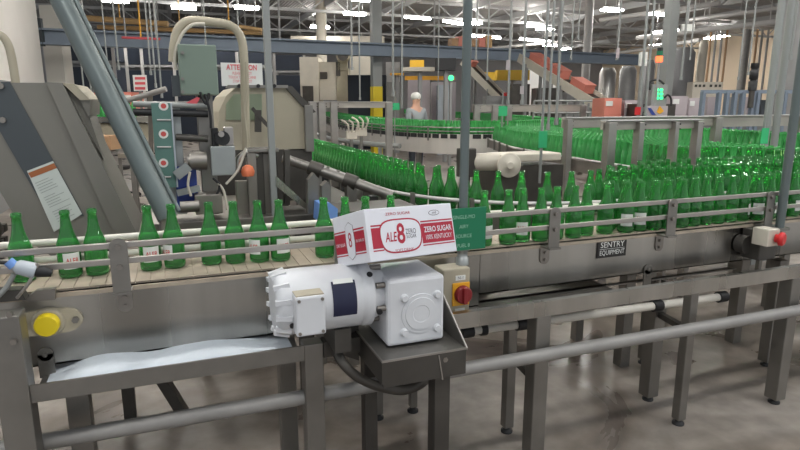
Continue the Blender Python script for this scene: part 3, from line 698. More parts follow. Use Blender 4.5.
for q in (at_y(3,120,Y0-0.008), at_y(1,86,Y0-0.008)): MB().cyl(q, q+Vector((0,-0.012,0)), 0.012, 8).build('bolt', 'stainless_dull', mg)
for x, y in ((-0.95,2.95),(-0.95,3.22),(-0.30,3.22)): MB().box(x-0.03, x+0.03, y-0.03, y+0.03, 0, 1.12 if x < -0.5 else 0.98).build('leg', 'dark_steel', mg)
b = MB(); a = at_y(158,372,3.15); c = at_y(208,452,3.15); b.bar(a, c, 0.11, 0.05); b.bar(a, a+Vector((-0.4,0,0.35)), 0.08, 0.05); b.build('brace', 'dark_steel', mg)
b = MB()
for k_ in range(6):
    b.box(-1.25+0.03*k_, -0.66, 2.72+0.02*k_, 2.76+0.02*k_, 1.02+0.05*(k_ % 3), 1.05+0.05*(k_ % 3))
b.tube(arc_path([(-0.9,2.7,1.3),(-0.72,2.68,1.25),(-0.66,2.7,1.15),(-0.75,2.72,1.05)],5), 0.02, 8); b.build('drive_linkage', 'dark_steel', mg)
b = MB().tube(arc_path([at_y(-10,34,2.9),at_y(2,36,2.9),at_y(10,50,2.9),at_y(16,84,2.9),at_y(17,95,2.9)],6), 0.016, 10)
tag(b.build('hose', 'tan_paint'), 'tan conduit hose arching over the top of the inclined guard', 'hose')
# slanted grey pipe
pa, pb = at_y(58,-6,2.9), at_y(166,214,2.62); d = (pb-pa).normalized()
pp = thing('slanted_pipe', 'thick grey pipe slanting down beside the inclined machine guard', 'pipe', pb[:])
MB().cyl(pa-d*0.8, pb+d*0.02, 0.042, 24).build('pipe', 'pole_grey', pp)
o2 = Vector((0.05,0.05,0.0)); MB().cyl(pa-d*0.8+o2, pb+o2, 0.012, 10).build('cable_conduit', 'pole_grey', pp)
MB().cyl(pb, pb+Vector((0,0,-0.2)), 0.03, 12).build('end_post', 'leg_steel', pp)

# ------------------------------------------------------------------ labelling machine
lm = thing('labelling_machine', 'stainless labelling machine behind the single file of bottles', 'machine', (0.3, 3.2, 0))
def R3(name, x0, y0, x1, y1, Y, dep, m, parent=lm, ch=0.004):    # upright box between two pixels on plane Y
    p = at_y(x0, y1, Y); q = at_y(x1, y0, Y)
    return MB().box(min(p.x,q.x), max(p.x,q.x), Y, Y+dep, min(p.z,q.z), max(p.z,q.z), ch=ch).build(name, m, parent)
R3('base_cabinet', 150, 216, 276, 300, 2.95, 0.8, 'stainless_dull')
R3('back_panel', 238, 180, 262, 226, 3.05, 0.04, 'stainless_dull')
for i, (x0, x1, y0) in enumerate(((250,256,152),(258,263,150),(264,271,153),(271,277,150))): R3('column', x0, y0, x1, 222, 3.0+0.02*i, 0.05, 'dark_steel' if i % 2 else 'stainless_dull')
R3('column_cap', 248, 148, 279, 153, 2.99, 0.12, 'leg_steel')
R3('cover_plate', 212, 146, 235, 176, 2.95, 0.03, 'galvanised')
R3('upright', 204, 90, 212, 215, 3.05, 0.06, 'leg_steel')
R3('upright', 169, 108, 180, 215, 3.02, 0.06, 'galvanised')
R3('upright', 213, 128, 218, 152, 3.0, 0.06, 'black_rubber')
b = MB(); a = at_y(190,161,2.98); b.cyl(a, a+Vector((0.075,0,0)), 0.043, 20); b.cyl(a+Vector((0.0,0,0)), a+Vector((-0.012,0,0)), 0.03, 16); b.build('servo_motor', 'stainless_dull', lm)
b = MB(); a = at_y(222,138,3.0); b.cyl(a, a+Vector((0,-0.03,0)), 0.035, 16); b.build('reel_hub', 'black_rubber', lm)
b = MB(); b.cyl(at_y(221,134,2.97), at_y(221,134,2.97)+Vector((0,-0.02,0)), 0.014, 12); b.build('reel_nut', 'rail_steel', lm)
R3('side_block', 225, 127, 233, 147, 3.0, 0.05, 'rail_steel')
for i, (y, r) in enumerate(((104,0.014),(112,0.017),(137,0.016))):
    a = at_y(133 if i < 2 else 176, y, 3.0); c = at_y(208, y+2, 3.0); MB().cyl(a, c, r, 14).build('roller', ['conduit','black_rubber','dark_steel'][i], lm)
R3('blue_motor', 178, 166, 196, 212, 3.0, 0.12, 'blue_plastic')
b = MB(); a = at_y(177,193,2.97); c = at_y(200,188,2.97); b.bar(a, c, 0.02, 0.03); b.build('bracket_arm', 'galvanised', lm)
b = MB(); a = at_y(176,176,2.96); c = at_y(189,166,2.96); b.bar(a, c, 0.02, 0.045); b.build('guide_arm', 'galvanised', lm)
R3('platform', 196, 194, 222, 215, 2.93, 0.12, 'stainless_dull')
b = MB(); a = at_y(180,207,2.92); c = at_y(199,206,2.92); b.cyl(a, c, 0.027, 16); b.build('drum', 'leg_steel', lm)
b = MB().lathe([(0,0.028),(0.02,0.034),(0.045,0.026),(0.055,0.01)], at_y(248,176,2.97), (0,0,1), 16); b.build('orange_cap', 'orange_cone', lm)
b = MB()
a = at_y(240,160,3.1); b.tube(arc_path([at_y(238,172,3.02),at_y(238,160,3.02),at_y(248,152,3.02),at_y(258,156,3.02)],5), 0.016, 10); b.build('elbow_pipe', 'stainless', lm)
for pts, m in (([(246,148),(238,170),(226,184)],'cream_paint'),([(218,183),(224,192),(227,210)],'cream_paint'),([(213,178),(220,186),(216,196)],'black_rubber'),([(190,172),(188,185),(191,196)],'cream_paint'),([(205,94),(210,112),(211,128)],'black_rubber'),([(200,92),(206,104),(209,93)],'black_rubber')):
    MB().tube(arc_path(PX(pts, 2.94),5), 0.006, 8).build('hose', m, lm)
for x, y in ((0.10,3.68),(0.45,3.68)): MB().box(x-0.03, x+0.03, y-0.03, y+0.03, 0, 0.8).build('leg', 'dark_steel', lm)
# label strip
ls = thing('label_strip', 'teal backing strip of round red labels hanging in the labelling machine', 'label strip', at_y(164,190,2.985)[:])
p = at_y(158,188,2.985); q = at_y(170,103,2.985); MB().box(p.x, q.x, 2.983, 2.985, p.z, q.z).build('backing', 'web_teal', ls)
MB().box(q.x+0.001, q.x+0.008, 2.978, 2.99, p.z, q.z).build('clear_edge', 'clear_plastic', ls)
for y in (106, 134, 163):
    c = at_y(163.5, y, 2.983); lb = MB().cyl(c, c+Vector((0,-0.0015,0)), 0.021, 20).build('round_label', 'paper', ls)
    MB().cyl(c+Vector((0,-0.0015,0)), c+Vector((0,-0.0025,0)), 0.012, 16).build('red_print', 'label_red', lb)
for y in (120, 147, 177):
    p = at_y(157, y, 2.98); q = at_y(171, y, 2.98); MB().cyl(p, q, 0.004, 8).build('cross_wire', 'joist_pale', ls)

# control enclosure with conduit arch
en = thing('control_enclosure', 'grey-green electrical enclosure above the labelling machine', 'control box', at_y(199,95,3.0)[:])
p = at_y(181,95,3.0); q = at_y(216,45,3.0); MB().box(p.x, q.x, 3.0, 3.16, p.z, q.z, ch=0.006).build('door', 'box_green', en)
b = MB(); b.box(p.x-0.035, p.x, 3.04, 3.16, p.z-0.005, q.z-0.14); b.build('side_box', 'guard_dark', en)
for y in (53, 79, 92): c = at_y(182.5, y, 3.0); MB().cyl(c, c+Vector((0,-0.018,0)), 0.008, 8).build('latch', 'leg_steel', en)
for x in (200, 204, 208): MB().cyl(at_y(x, 95, 3.05), at_y(x, 99, 3.05), 0.01, 8).build('cable_gland', 'black_rubber', en)
b = MB(); b.bar(at_y(206,94,3.1), at_y(206,128,3.1), 0.05, 0.04); b.build('support_post', 'leg_steel', en)
MB().prism(PX([(186,103),(197,97),(200,98),(197,104)],2.99),(0,0.03,0)).build('red_lever', 'sign_red', en)
b = MB().tube(arc_path(PX([(173,62),(174,46),(178,30),(189,21),(212,22),(231,26),(241,38),(244,60),(245,100),(246,150)],3.12),6), 0.021, 12)
tag(b.build('conduit_arch', 'tan_paint'), 'tan steel conduit bent in an arch over the green enclosure', 'conduit')
b = MB().tube(arc_path(PX([(176,70),(175,55),(181,36),(192,25),(205,24)],3.10),6), 0.008, 8)
tag(b.build('cable', 'cream_paint'), 'thin cream cable following the left side of the conduit arch', 'cable')
b = MB().tube(arc_path(PX([(246,62),(246.5,90),(244,110),(247,140),(246,150)],3.07),6), 0.006, 8)
tag(b.build('cable', 'tan_paint'), 'thin yellowish cable tied down the right leg of the conduit arch', 'cable')
p0 = at_y(272.5,165,2.97)
b = MB(); b.box(p0.x-0.016, p0.x+0.016, 2.955, 2.985, 0.9, 6.5, ch=0.003)
tag(b.build('steel_post', 'conduit'), 'square grey post rising to the roof right of the attention sign', 'post')

# domed machine hood and its sign
YH = 3.9
hd = thing('machine_hood', 'tan rounded machine hood with green reflections behind the labelling machine', 'machine', at_y(265,150,YH)[:])
b = MB(); b.prism(PX([(217,150),(219,112),(226,96),(236,87),(288,87),(306,104),(312,118),(312,150)],YH), (0,0.9,0)); b.build('hood', 'tan_paint', hd)
b = MB()
L = PX([(284,86),(292,86),(316,112),(310,114)],YH-0.02); b.prism(L, (0,0.92,0)); b.build('hood_rib', 'dark_steel', hd)
b = MB().prism(PX([(228,85),(288,85),(288,88),(226,88)],YH-0.03), (0,0.05,0)); b.build('rim', 'leg_steel', hd)
b = MB().prism(PX([(226,104),(234,94),(262,94),(262,120),(226,120)],YH-0.012), (0,0.01,0)); b.build('reflection_pane', 'hood_reflection', hd)  # greenish reflections on the hood put into this pane's colour
for x in (239, 258, 274): c = at_y(x, 86, YH-0.03); MB().cyl(c, c+Vector((0,-0.02,0)), 0.012, 8).build('knob', 'black_rubber', hd)
R3('side_frame', 306, 105, 313, 152, YH-0.04, 0.06, 'leg_steel', hd)
R3('lower_body', 217, 148, 312, 205, YH, 0.9, 'dark_steel', hd)
b = MB()
p = at_y(217,205,YH); q = at_y(312,205,YH)
for x in (p.x+0.05, q.x-0.05):
    for y in (YH+0.05, YH+0.85): MB().box(x-0.04, x+0.04, y-0.04, y+0.04, 0, p.z+0.01).build('leg', 'dark_steel', hd)
b = MB(); b.bar(at_y(252,108,YH-0.1), at_y(268,126,YH-0.1), 0.03, 0.02); b.bar(at_y(258,110,YH-0.1), at_y(258,132,YH-0.1), 0.04, 0.02); b.build('hinge_arm', 'dark_steel', hd)
sg = thing('attention_sign', 'white ATTENTION sign with red lettering standing on the machine hood', 'sign', at_y(242,86,YH)[:])
p = at_y(222,86,YH+0.01); q = at_y(262,63.5,YH+0.01); MB().box(p.x, q.x, YH+0.01, YH+0.02, p.z, q.z).build('board', 'paper', sg)
b = MB(); cx = (p.x+q.x)/2; hh = q.z-p.z
b.text('ATTENTION', (cx, YH+0.008, p.z+0.80*hh), X, Z, 0.046, 0, sx=0.72, bold=0.001)
for i, s in enumerate(('PLEASE DO NOT', 'TOUCH THIS MACHINE', 'STOP LINE FIRST')): b.text(s, (cx, YH+0.008, p.z+(0.55-0.17*i)*hh), X, Z, 0.024, 0, sx=0.66)
b.build('lettering', 'sign_red', sg)

# platform, blue tote, pipework beside the lane
YP = 3.0
mt = thing('steel_platform', 'stainless angled platform with pointed uprights behind the bottles left of the carton', 'platform', at_y(310,215,YP)[:])
R3('deck', 282, 207, 420, 225, 2.85, 0.3, 'dark_steel', mt)
MB().prism(PX([(308,222),(308,180),(314,173),(318,178),(318,222)],2.86), (0,0.05,0)).build('upright', 'leg_steel', mt)
MB().prism(PX([(322,222),(322,186),(327,181),(331,186),(331,222)],2.88), (0,0.05,0)).build('upright', 'leg_steel', mt)
MB().prism(PX([(276,176),(308,205),(306,210),(276,186)],2.95), (0,0.1,0)).build('slide', 'stainless', mt)
MB().prism(PX([(285,150),(290,150),(290,205),(285,205)],3.0), (0,0.05,0)).build('upright', 'dark_steel', mt)
for x in (0.62, 1.0, 1.2): MB().box(x-0.025, x+0.025, 3.05, 3.1, 0, 1.06).build('leg', 'dark_steel', mt)
p = at_y(318,213,2.7); q = at_y(338,203,2.7)
b = MB(); b.prism(PX([(319,222),(320,204),(330,203),(338,209),(337,222)],2.72), (0,0.12,0)); tag(b.build('tote', 'blue_light'), 'small light blue plastic tote behind the first bottles left of the carton', 'tote')
sp0, sp1 = at_y(283,158,3.6), at_y(392,196,3.3)
sh = thing('shaft_pipe', 'dark round drive shaft running below the lane of bottles', 'pipe', ((sp0+sp1)/2)[:]); MB().cyl(sp0, sp1, 0.03, 16).build('shaft', 'leg_steel', sh)
for f in (0.3, 0.62):
    q0 = sp0.lerp(sp1, f); MB().box(q0.x-0.03, q0.x+0.03, q0.y-0.03, q0.y+0.03, 0, q0.z).build('support_leg', 'leg_steel', sh); MB().cyl(q0-(sp1-sp0).normalized()*0.04, q0+(sp1-sp0).normalized()*0.04, 0.045, 14).build('coupling', 'dark_steel', sh)
dc = thing('drive_cabinet', 'grey metal drive cabinet on legs left of the incoming lane', 'cabinet', (1.08, 4.5, 0)); MB().box(0.96, 1.22, 3.9, 5.2, 0.55, 0.98, ch=0.005).build('housing', 'leg_steel', dc)
for x, y in ((0.99,3.95),(1.17,3.95),(0.99,5.15),(1.17,5.15)): MB().box(x-0.03,x+0.03,y-0.03,y+0.03,0,0.55).build('leg', 'leg_steel', dc)

# ------------------------------------------------------------------ lane conveyor
def lane(name, label, path, w, z, skirt=0.16, legs=(), sk_m='stainless_dull', rail_m='rail_steel', rail_h=(0.075,), belt='belt_far', loc=None, rails=(1,-1), post_step=0.6, clamp=False):
    P = [Vector((p[0], p[1], 0)) for p in path]; t = thing(name, label, 'conveyor', loc or (P[0].x, P[0].y, 0))
    N = []
    for i, p in enumerate(P):
        a = P[max(0,i-1)]; c = P[min(len(P)-1,i+1)]; d = (c-a).normalized(); N.append(Vector((-d.y, d.x, 0)))
    def strip(o0, o1, z0, z1, nm, m):
        b = MB()
        for i in range(len(P)-1):
            q = [P[i]+N[i]*o0, P[i+1]+N[i+1]*o0, P[i+1]+N[i+1]*o1, P[i]+N[i]*o1]
            b.hexa([(v.x,v.y,z0) for v in q] + [(v.x,v.y,z1) for v in q])
        return b.build(nm, m, t)
    strip(-w/2, w/2, z-0.02, z-0.001, 'belt', belt)
    for s in (1, -1): strip(s*w/2, s*(w/2+0.008), z-skirt, z+0.012, 'side_plate', sk_m)
    for s in rails:
        for h in rail_h:
            MB().tube([p+n*s*(w/2+0.012)+Vector((0,0,z+h)) for p, n in zip(P, N)], 0.011, 8).build('guide_rail', rail_m, t)
        acc = 0.2
        for i in range(len(P)-1):
            L = (P[i+1]-P[i]).length
            while acc < L:
                q = P[i].lerp(P[i+1], acc/L)+N[i]*s*(w/2+0.03); MB().box(q.x-0.012, q.x+0.012, q.y-0.012, q.y+0.012, z-0.12, z+max(rail_h)+0.02).build('rail_post', 'leg_steel', t); acc += post_step
                if clamp: c_ = q+N[i]*s*0.035; MB().box(c_.x-0.03, c_.x+0.03, c_.y-0.03, c_.y+0.03, z-0.04, z+0.03, ch=0.006).build('rail_clamp', 'black_rubber' if int(acc*3) % 2 else 'rail_steel', t)
            acc -= L
    for x, y in legs:
        MB().box(x-0.035, x+0.035, y-0.035, y+0.035, 0, z-0.02).build('leg', 'leg_steel', t)
    return t
lane('lane_conveyor', 'narrow conveyor lane bringing bottles straight towards the camera and bending right', LANE2, 0.34, BZ, 0.12,
     [(1.33,8.5),(1.63,8.5),(1.33,6.9),(1.63,6.9),(1.33,5.3),(1.63,5.3),(1.33,4.0),(1.63,4.0),(2.6,2.78),(3.6,2.8),(4.4,2.8)], rail_m='joist_pale', rails=(-1,), post_step=0.33, clamp=True)
mtb = thing('merge_table', 'flat stainless transfer table carrying the crowd of bottles at the right', 'conveyor', (3.6, 3.1, 0))
MB().box(2.45, 4.65, 3.085, 3.3, BZ-0.02, BZ-0.001).build('deck', 'belt_far', mtb); MB().box(2.45, 4.65, 3.3, 3.31, BZ-0.12, BZ+0.01).build('side_plate', 'stainless_dull', mtb)
MB().box(1.95, 4.65, 2.575, 2.72, BZ-0.02, BZ-0.001).build('transfer_plate', 'belt_far', mtb)
for x in (2.6, 4.5): MB().box(x-0.03, x+0.03, 3.2, 3.26, 0, BZ-0.02).build('leg', 'leg_steel', mtb)
TB = TBP
tb_ = lane('accumulation_table', 'wide table packed with green bottles crossing the right half of the hall', TB, 1.16, BZ, 0.12,
     [(5.2,8.5),(4.62,7.0),(4.45,5.9),(4.25,4.4),(6.0,8.3),(5.45,6.2),(5.28,4.2)], rail_m='joist_pale', rails=(-1,), rail_h=(0.03,))
ex = lane('table_outfeed', 'short outfeed conveyor continuing the wide bottle table towards the right edge', [(4.98,3.89),(4.98,3.1)], 0.62, BZ, 0.12, [(4.72,3.3),(5.26,3.3)], rail_m='tan_paint', rails=(-1,), rail_h=(0.05,), post_step=0.12)
rg = lane('ring_conveyor', 'curved conveyor with tall stainless skirt sweeping round the middle of the hall', [(p.x,p.y) for p in RING], 0.70, RZ, 0.36,
     [(6.3,22),(5.3,17),(4.4,14),(4.3,12),(4.6,10.8),(5.2,9.95),(5.9,9.6)], sk_m='skirt_steel', rail_m='rail_steel', rail_h=(0.06,0.13), rails=(1,-1), post_step=0.5)
fl = lane('far_conveyor', 'long conveyor lane of bottles along the far side behind the wide table', [(p.x,p.y) for p in FARL], 0.46, RZ, 0.14,
     [(12,28),(10.6,21),(9,14),(7.7,10.3),(6.75,7.1),(6.4,5),(6.3,3.6)], rail_m='joist_pale', rails=(1,-1), rail_h=(0.02,))
bb = MB(); RP = [Vector((p.x, p.y, 0)) for p in RING]
for side in (1, -1):
    for i in range(len(RP)-1):
        d_ = (RP[i+1]-RP[i]).normalized(); n_ = Vector((-d_.y, d_.x, 0))*side
        q0, q1 = RP[i]+n_*0.36, RP[i+1]+n_*0.36; q2, q3 = RP[i+1]+n_*0.368, RP[i]+n_*0.368
        bb.hexa([(v.x,v.y,RZ-0.07) for v in (q0,q1,q2,q3)] + [(v.x,v.y,RZ+0.008) for v in (q0,q1,q2,q3)])
    bb.build('black_band', 'black_rubber', rg); bb = MB()
b = MB().tube([at_z(x, y, 0.85) for x, y in ((308,122),(312,131),(318,135),(328,138),(340,140),(360,143),(380,145),(400,146))], 0.05, 10)
for x, y in ((318,135),(340,140),(380,145)):
    q = at_z(x, y, 0.85); b.box(q.x-0.03, q.x+0.03, q.y-0.03, q.y+0.03, 0, 0.85)
tag(b.build('curved_rail', 'conduit'), 'curved pale pipe rail following the outside of the ring conveyor', 'rail')

# big pale gearmotor between the lanes
gq = at_y(508,165,4.3)
g2 = thing('gearmotor', 'pale cream gearmotor with round end plate between the conveyor lanes', 'motor', (gq.x, gq.y, gq.z))
MB().lathe([(0,0.10),(0.03,0.105),(0.035,0.095),(0.04,0.03),(0.05,0.028)], gq, (-0.15,-1,0), 28).build('end_plate', 'cream_paint', g2)
MB().lathe([(0,0.075),(0.22,0.075),(0.24,0.05)], gq+Vector((-0.02,0.1,0.02)), (-1,0.2,0), 20).build('motor_body', 'cream_paint', g2)
MB().box(gq.x-0.05, gq.x+0.55, gq.y+0.02, gq.y+0.3, gq.z+0.02, gq.z+0.085, ch=0.01).build('cover', 'cream_paint', g2)
b = MB().box(gq.x-0.06, gq.x+0.6, gq.y+0.05, gq.y+0.4, 0, gq.z-0.02); tag(b.build('motor_pedestal', 'dark_steel'), 'dark steel pedestal carrying the cream gearmotor', 'pedestal')
b = MB(); q = at_y(470,163,4.4); b.box(q.x-0.08, q.x+0.06, q.y, q.y+0.1, q.z-0.12, q.z+0.12, ch=0.008); b.box(q.x-0.02,q.x+0.02,q.y+0.03,q.y+0.07,0,q.z-0.12)
tag(b.build('junction_box', 'dark_steel'), 'dark junction box on a post left of the cream gearmotor', 'box')

# portal frames over the lanes
def portal(label, xs, y, top, beam_h, w=0.075, ws=None, post_base=0.0, m='frame_steel', group='portal frames'):
    t = thing('portal_frame', label, 'frame', (xs[0], y, 0), group)
    MB().box(xs[0]-w/2, xs[-1]+w/2, y-0.03, y+0.03, top-beam_h, top, ch=0.004).build('beam', m, t)
    MB().box(xs[0]-w/2, xs[-1]+w/2, y-0.06, y+0.03, top, top+0.008).build('beam_cap', 'joist_pale', t)
    for x, w_ in zip(xs, ws or [w]*len(xs)): MB().box(x-w_/2, x+w_/2, y-0.075, y-0.005, 0, top-0.01, ch=0.004).build('post', 'rail_steel', t)
    for x in xs[:4]:
        for dz in (0.03, 0.07): MB().cyl((x+w/2+0.02, y-0.03, top-dz), (x+w/2+0.02, y-0.045, top-dz), 0.008, 6).build('bolt', 'black_rubber', t)
    return t
xa = at_y(607,140,3.72).x; xb = at_y(638,140,3.72).x; xc = at_y(671,140,3.72).x; xd = at_y(694,140,3.72).x
def portal_px(label, pxs, Y, ytop, ybeam, **k):
    xs = [at_y(p, ytop, Y).x for p in pxs]; top = at_y(pxs[0], ytop, Y).z; return portal(label, xs, Y, top, top-at_y(pxs[0], ybeam, Y).z, **k)
portal_px('nearest grey portal frame with four posts over the crowd of bottles', (607,636,671,694), 3.72, 121, 130, ws=[0.075,0.05,0.04,0.055])
portal_px('grey portal frame just behind and left of the nearest one', (566,713), 4.75, 118, 128, w=0.06)
portal_px('grey portal frame at the right beside the green hanging tag', (716,797), 4.85, 116, 127, w=0.06)
portal_px('long pale portal frame behind the dark pole, in front of the inclined conveyors', (476,494,508,582), 11.5, 105, 112, w=0.14)
portal_px('pale portal frame left of the grey column with yellow base', (312,321,333,388), 9.5, 102, 108, w=0.11)

# green tags
for i, (x, y0, y1, Y, lab) in enumerate(((543,131,148,4.2,'green tag hanging on a thin rod left of the portal frames'),(765,128,144,4.1,'green tag hanging in front of the portal frame at the right edge'),(503,106,116,9,'small green tag on the post of the long pale portal frame'),(395,103,110,11,'small green tag beside the column with yellow base'))):
    p = at_y(x-4.5, y1, Y); q = at_y(x+4.5, y0, Y); t = thing('green_tag', lab, 'sign', ((p.x+q.x)/2, Y, p.z), 'green tags')
    MB().box(p.x, q.x, Y, Y+0.006, p.z, q.z).build('board', 'sign_green_bright', t)
    b = MB(); b.cyl(((p.x+q.x)/2, Y+0.02, p.z-0.3 if i < 2 else 0.0), ((p.x+q.x)/2, Y+0.02, 6.5 if i == 0 else q.z+0.25), 0.012, 8); b.build('rod', 'conduit', t)

# ------------------------------------------------------------------ rods and conduits from the ceiling
rods = [(85,100,9,.02),(92,100,9.3,.02),(108,70,11,.02),(119,70,10,.022),(151,75,8,.018),(156,88,8,.018),(162,98,7.5,.018),(206,45,10,.02),(240,60,11,.02),
        (352,70,12,.035),(360,100,13,.03),(393,96,9,.03),(402,108,9,.025),(438,100,12,.02),(476,60,8,.02),(487,80,9,.02),(508,105,7.5,.026),(522,105,7.5,.03),(548,130,6.0,.022),(556,125,6.2,.026),
        (571,60,10,.022),(578,40,11,.02),(617,60,14,.04),(638,128,6.5,.025),(645,118,7.0,.024),(681,80,10,.03),(690,60,14,.03),(738,80,12,.02),(748,75,13,.03),(790,60,6.0,.02)]
for i, (x, yb, D, r) in enumerate(sorted(rods)):
    q = at_d(x, yb, D); b = MB().cyl(q, (q.x, q.y, 6.5), r*0.58, 8)
    b.cyl(q, q+Vector((0,0,0.06)), r*0.9, 8)
    tag(b.build('conduit_drop', 'conduit'), 'thin grey conduit dropping from the ceiling, %s of the drops from the left' % ORD[i], 'conduit', 'conduit drops from the ceiling')
# double green-grey poles at the right
for i, (x0, x1, yb, D) in enumerate(((778,0,148,6.0),(787,0,152,6.15))):
    q = at_d(764+i*9, yb, D); b = MB().cyl((q.x,q.y,0.5),(q.x,q.y,6.5),0.035,12); b.box(q.x-0.06,q.x+0.06,q.y-0.06,q.y+0.06,0.0,0.5)
    tag(b.build('steel_pole', 'conduit'), ('left' if i == 0 else 'right')+' pole of the pair of pale poles near the right edge', 'pole', 'pair of pale poles')
# building columns
cq = at_d(376.5, 108, 20)
cl = thing('building_column', 'grey steel building column with yellow painted base', 'column', (cq.x, cq.y, 0)); cl['kind'] = 'structure'
MB().box(cq.x-0.15, cq.x+0.15, cq.y-0.15, cq.y+0.15, 2.2, 6.5).build('shaft', 'conduit', cl); MB().box(cq.x-0.16, cq.x+0.16, cq.y-0.16, cq.y+0.16, 0, 2.2).build('yellow_base', 'yellow', cl)
for i, (x, D, w, m, lab) in enumerate(((584,26,0.35,'joist_pale','white round building column behind the inclined conveyors'),(664,15,0.2,'conduit','grey steel building column right of the signal lamp'),(323,30,0.5,'cream_paint','cream vertical duct rising from the palletizer'))):
    q = at_d(x, 100, D); b = MB(); 
    if i == 1: b.box(q.x-0.12,q.x+0.12,q.y-0.12,q.y+0.12,0,6.5)
    else: b.cyl((q.x,q.y,0 if i == 0 else 3.0),(q.x,q.y,6.5),w/2,16)
    tag(b.build('building_column' if i < 2 else 'air_duct', m), lab, 'column' if i < 2 else 'duct')

# ------------------------------------------------------------------ far equipment
def fbox(name, label, cat, x0, y0, x1, y1, D, dep, m, floor=False, group=None, parts=None):
    a = at_d(x0, y1, D); c = at_d(x1, y0, D); z0 = 0 if floor else min(a.z, c.z); z1 = max(a.z, c.z)
    t = thing(name, label, cat, ((a.x+c.x)/2, (a.y+c.y)/2, z0), group)
    d = _fh*dep; b = MB(); b.hexa([(a.x,a.y,z0),(c.x,c.y,z0),(c.x+d.x,c.y+d.y,z0),(a.x+d.x,a.y+d.y,z0),(a.x,a.y,z1),(c.x,c.y,z1),(c.x+d.x,c.y+d.y,z1),(a.x+d.x,a.y+d.y,z1)])
    b.build('body', m, t); return t
def fquad(b, x0, y0, x1, y1, D, th=0.05, mi=0):
    a = at_d(x0, y1, D); c = at_d(x1, y0, D); d = _fh*th
    b.hexa([(a.x,a.y,a.z),(c.x,c.y,a.z),(c.x+d.x,c.y+d.y,a.z),(a.x+d.x,a.y+d.y,a.z),(a.x,a.y,c.z),(c.x,c.y,c.z),(c.x+d.x,c.y+d.y,c.z),(a.x+d.x,a.y+d.y,c.z)], mi); return b
# long crane beam across the hall
bz = at_d(60, 38, 16); a = at_d(36, 33, 15.3); c = at_d(640, 58, 24); zc = a.z-0.25
bm_ = thing('crane_beam', 'long blue-grey steel beam spanning the hall under the roof', 'beam', (a.x, a.y, zc))
cz = c.z-0.25
b = MB(); b.bar((a.x,a.y,zc), (c.x,c.y,cz), 0.34, 0.05); b.bar((a.x,a.y,zc+0.34),(c.x,c.y,cz+0.34),0.34,0.05); b.bar((a.x,a.y,zc+0.17),(c.x,c.y,cz+0.17),0.05,0.34); b.build('girder', 'beam_blue', bm_)
b = MB()
for f in (0.05, 0.3, 0.55, 0.8): q = Vector((a.x,a.y,zc+0.36)).lerp(Vector((c.x,c.y,cz+0.36)), f); b.cyl(q, (q.x,q.y,6.5), 0.03, 8)
b.build('hanger', 'joist', bm_)
for i in range(6):
    f = 0.585+0.013*i; q = Vector((a.x,a.y,zc+0.38)).lerp(Vector((c.x,c.y,cz+0.38)), f); h = 0.24+0.07*((i*7) % 3)
    e_ = thing('cardboard_box', 'cardboard box stored on top of the blue-grey beam, %s of six from the left' % ORD[i], 'box', q[:], 'boxes on the blue-grey beam')
    MB().box(q.x-0.12, q.x+0.12, q.y-0.15, q.y+0.15, q.z, q.z+h).build('body', ['cardboard','salmon','pipe_warm'][i % 3], e_); MB().box(q.x-0.12, q.x+0.12, q.y-0.02, q.y+0.02, q.z+h, q.z+h+0.004).build('tape', 'tan_paint', e_)
# dark storage racks at the far left
def rack(label, x0, y0, x1, y1, D, nb, mcol='rack_navy'):
    a = at_d(x0, y1, D); c = at_d(x1, y0, D); t = thing('storage_rack', label, 'rack', (a.x, a.y, 0), 'storage racks at the back left')
    d = _fh*1.1; b = MB()
    for i in range(nb+1):
        q = a.lerp(Vector((c.x,c.y,a.z)), i/nb)
        for dd in (Vector((0,0,0)), d): b.box(q.x+dd.x-0.06, q.x+dd.x+0.06, q.y+dd.y-0.05, q.y+dd.y+0.05, 0, c.z)
    b.build('upright', 'joist_pale', t); b = MB(); z = 0.15
    while z < c.z: b.bar((a.x,a.y,z),(c.x,c.y,z),0.08,0.1); b.bar((a.x+d.x,a.y+d.y,z),(c.x+d.x,c.y+d.y,z),0.08,0.1); z += 1.55
    b.build('shelf_beam', 'joist', t); b = MB(); z = 0.22
    while z < c.z-0.3:
        for i in range(nb):
            p = a.lerp(Vector((c.x,c.y,a.z)), (i+0.06)/nb); q = a.lerp(Vector((c.x,c.y,a.z)), (i+0.94)/nb); h = min(1.3, c.z-z)
            b.hexa([(p.x,p.y,z),(q.x,q.y,z),(q.x+d.x,q.y+d.y,z),(p.x+d.x,p.y+d.y,z),(p.x,p.y,z+h),(q.x,q.y,z+h),(q.x+d.x,q.y+d.y,z+h),(p.x+d.x,p.y+d.y,z+h)])
        z += 1.55
    o = b.build('stored_goods', mcol, t); o['kind'] = 'stuff'
rack('dark loaded storage rack left of the slanted grey pipe', 52, 42, 112, 110, 24, 3)
rack('dark loaded storage rack behind the conduit arch', 114, 42, 268, 100, 26.5, 5)
rack('dark loaded storage rack between attention sign post and cream palletizer', 274, 55, 304, 100, 31, 1)
fbox('wall_duct', 'white vertical duct in the corner beyond the left wall', 'duct', 46, 5, 57, 70, 17, 0.4, 'white_plastic', True)
fbox('wall_duct', 'narrower white vertical duct beside the corner duct at the left', 'duct', 58, 20, 62, 70, 18, 0.3, 'white_plastic', True)
fbox('wall_panel', 'small dark wall opening where the blue-grey beam enters at the left', 'panel', 34, 18, 40, 46, 15.2, 0.1, 'guard_dark')
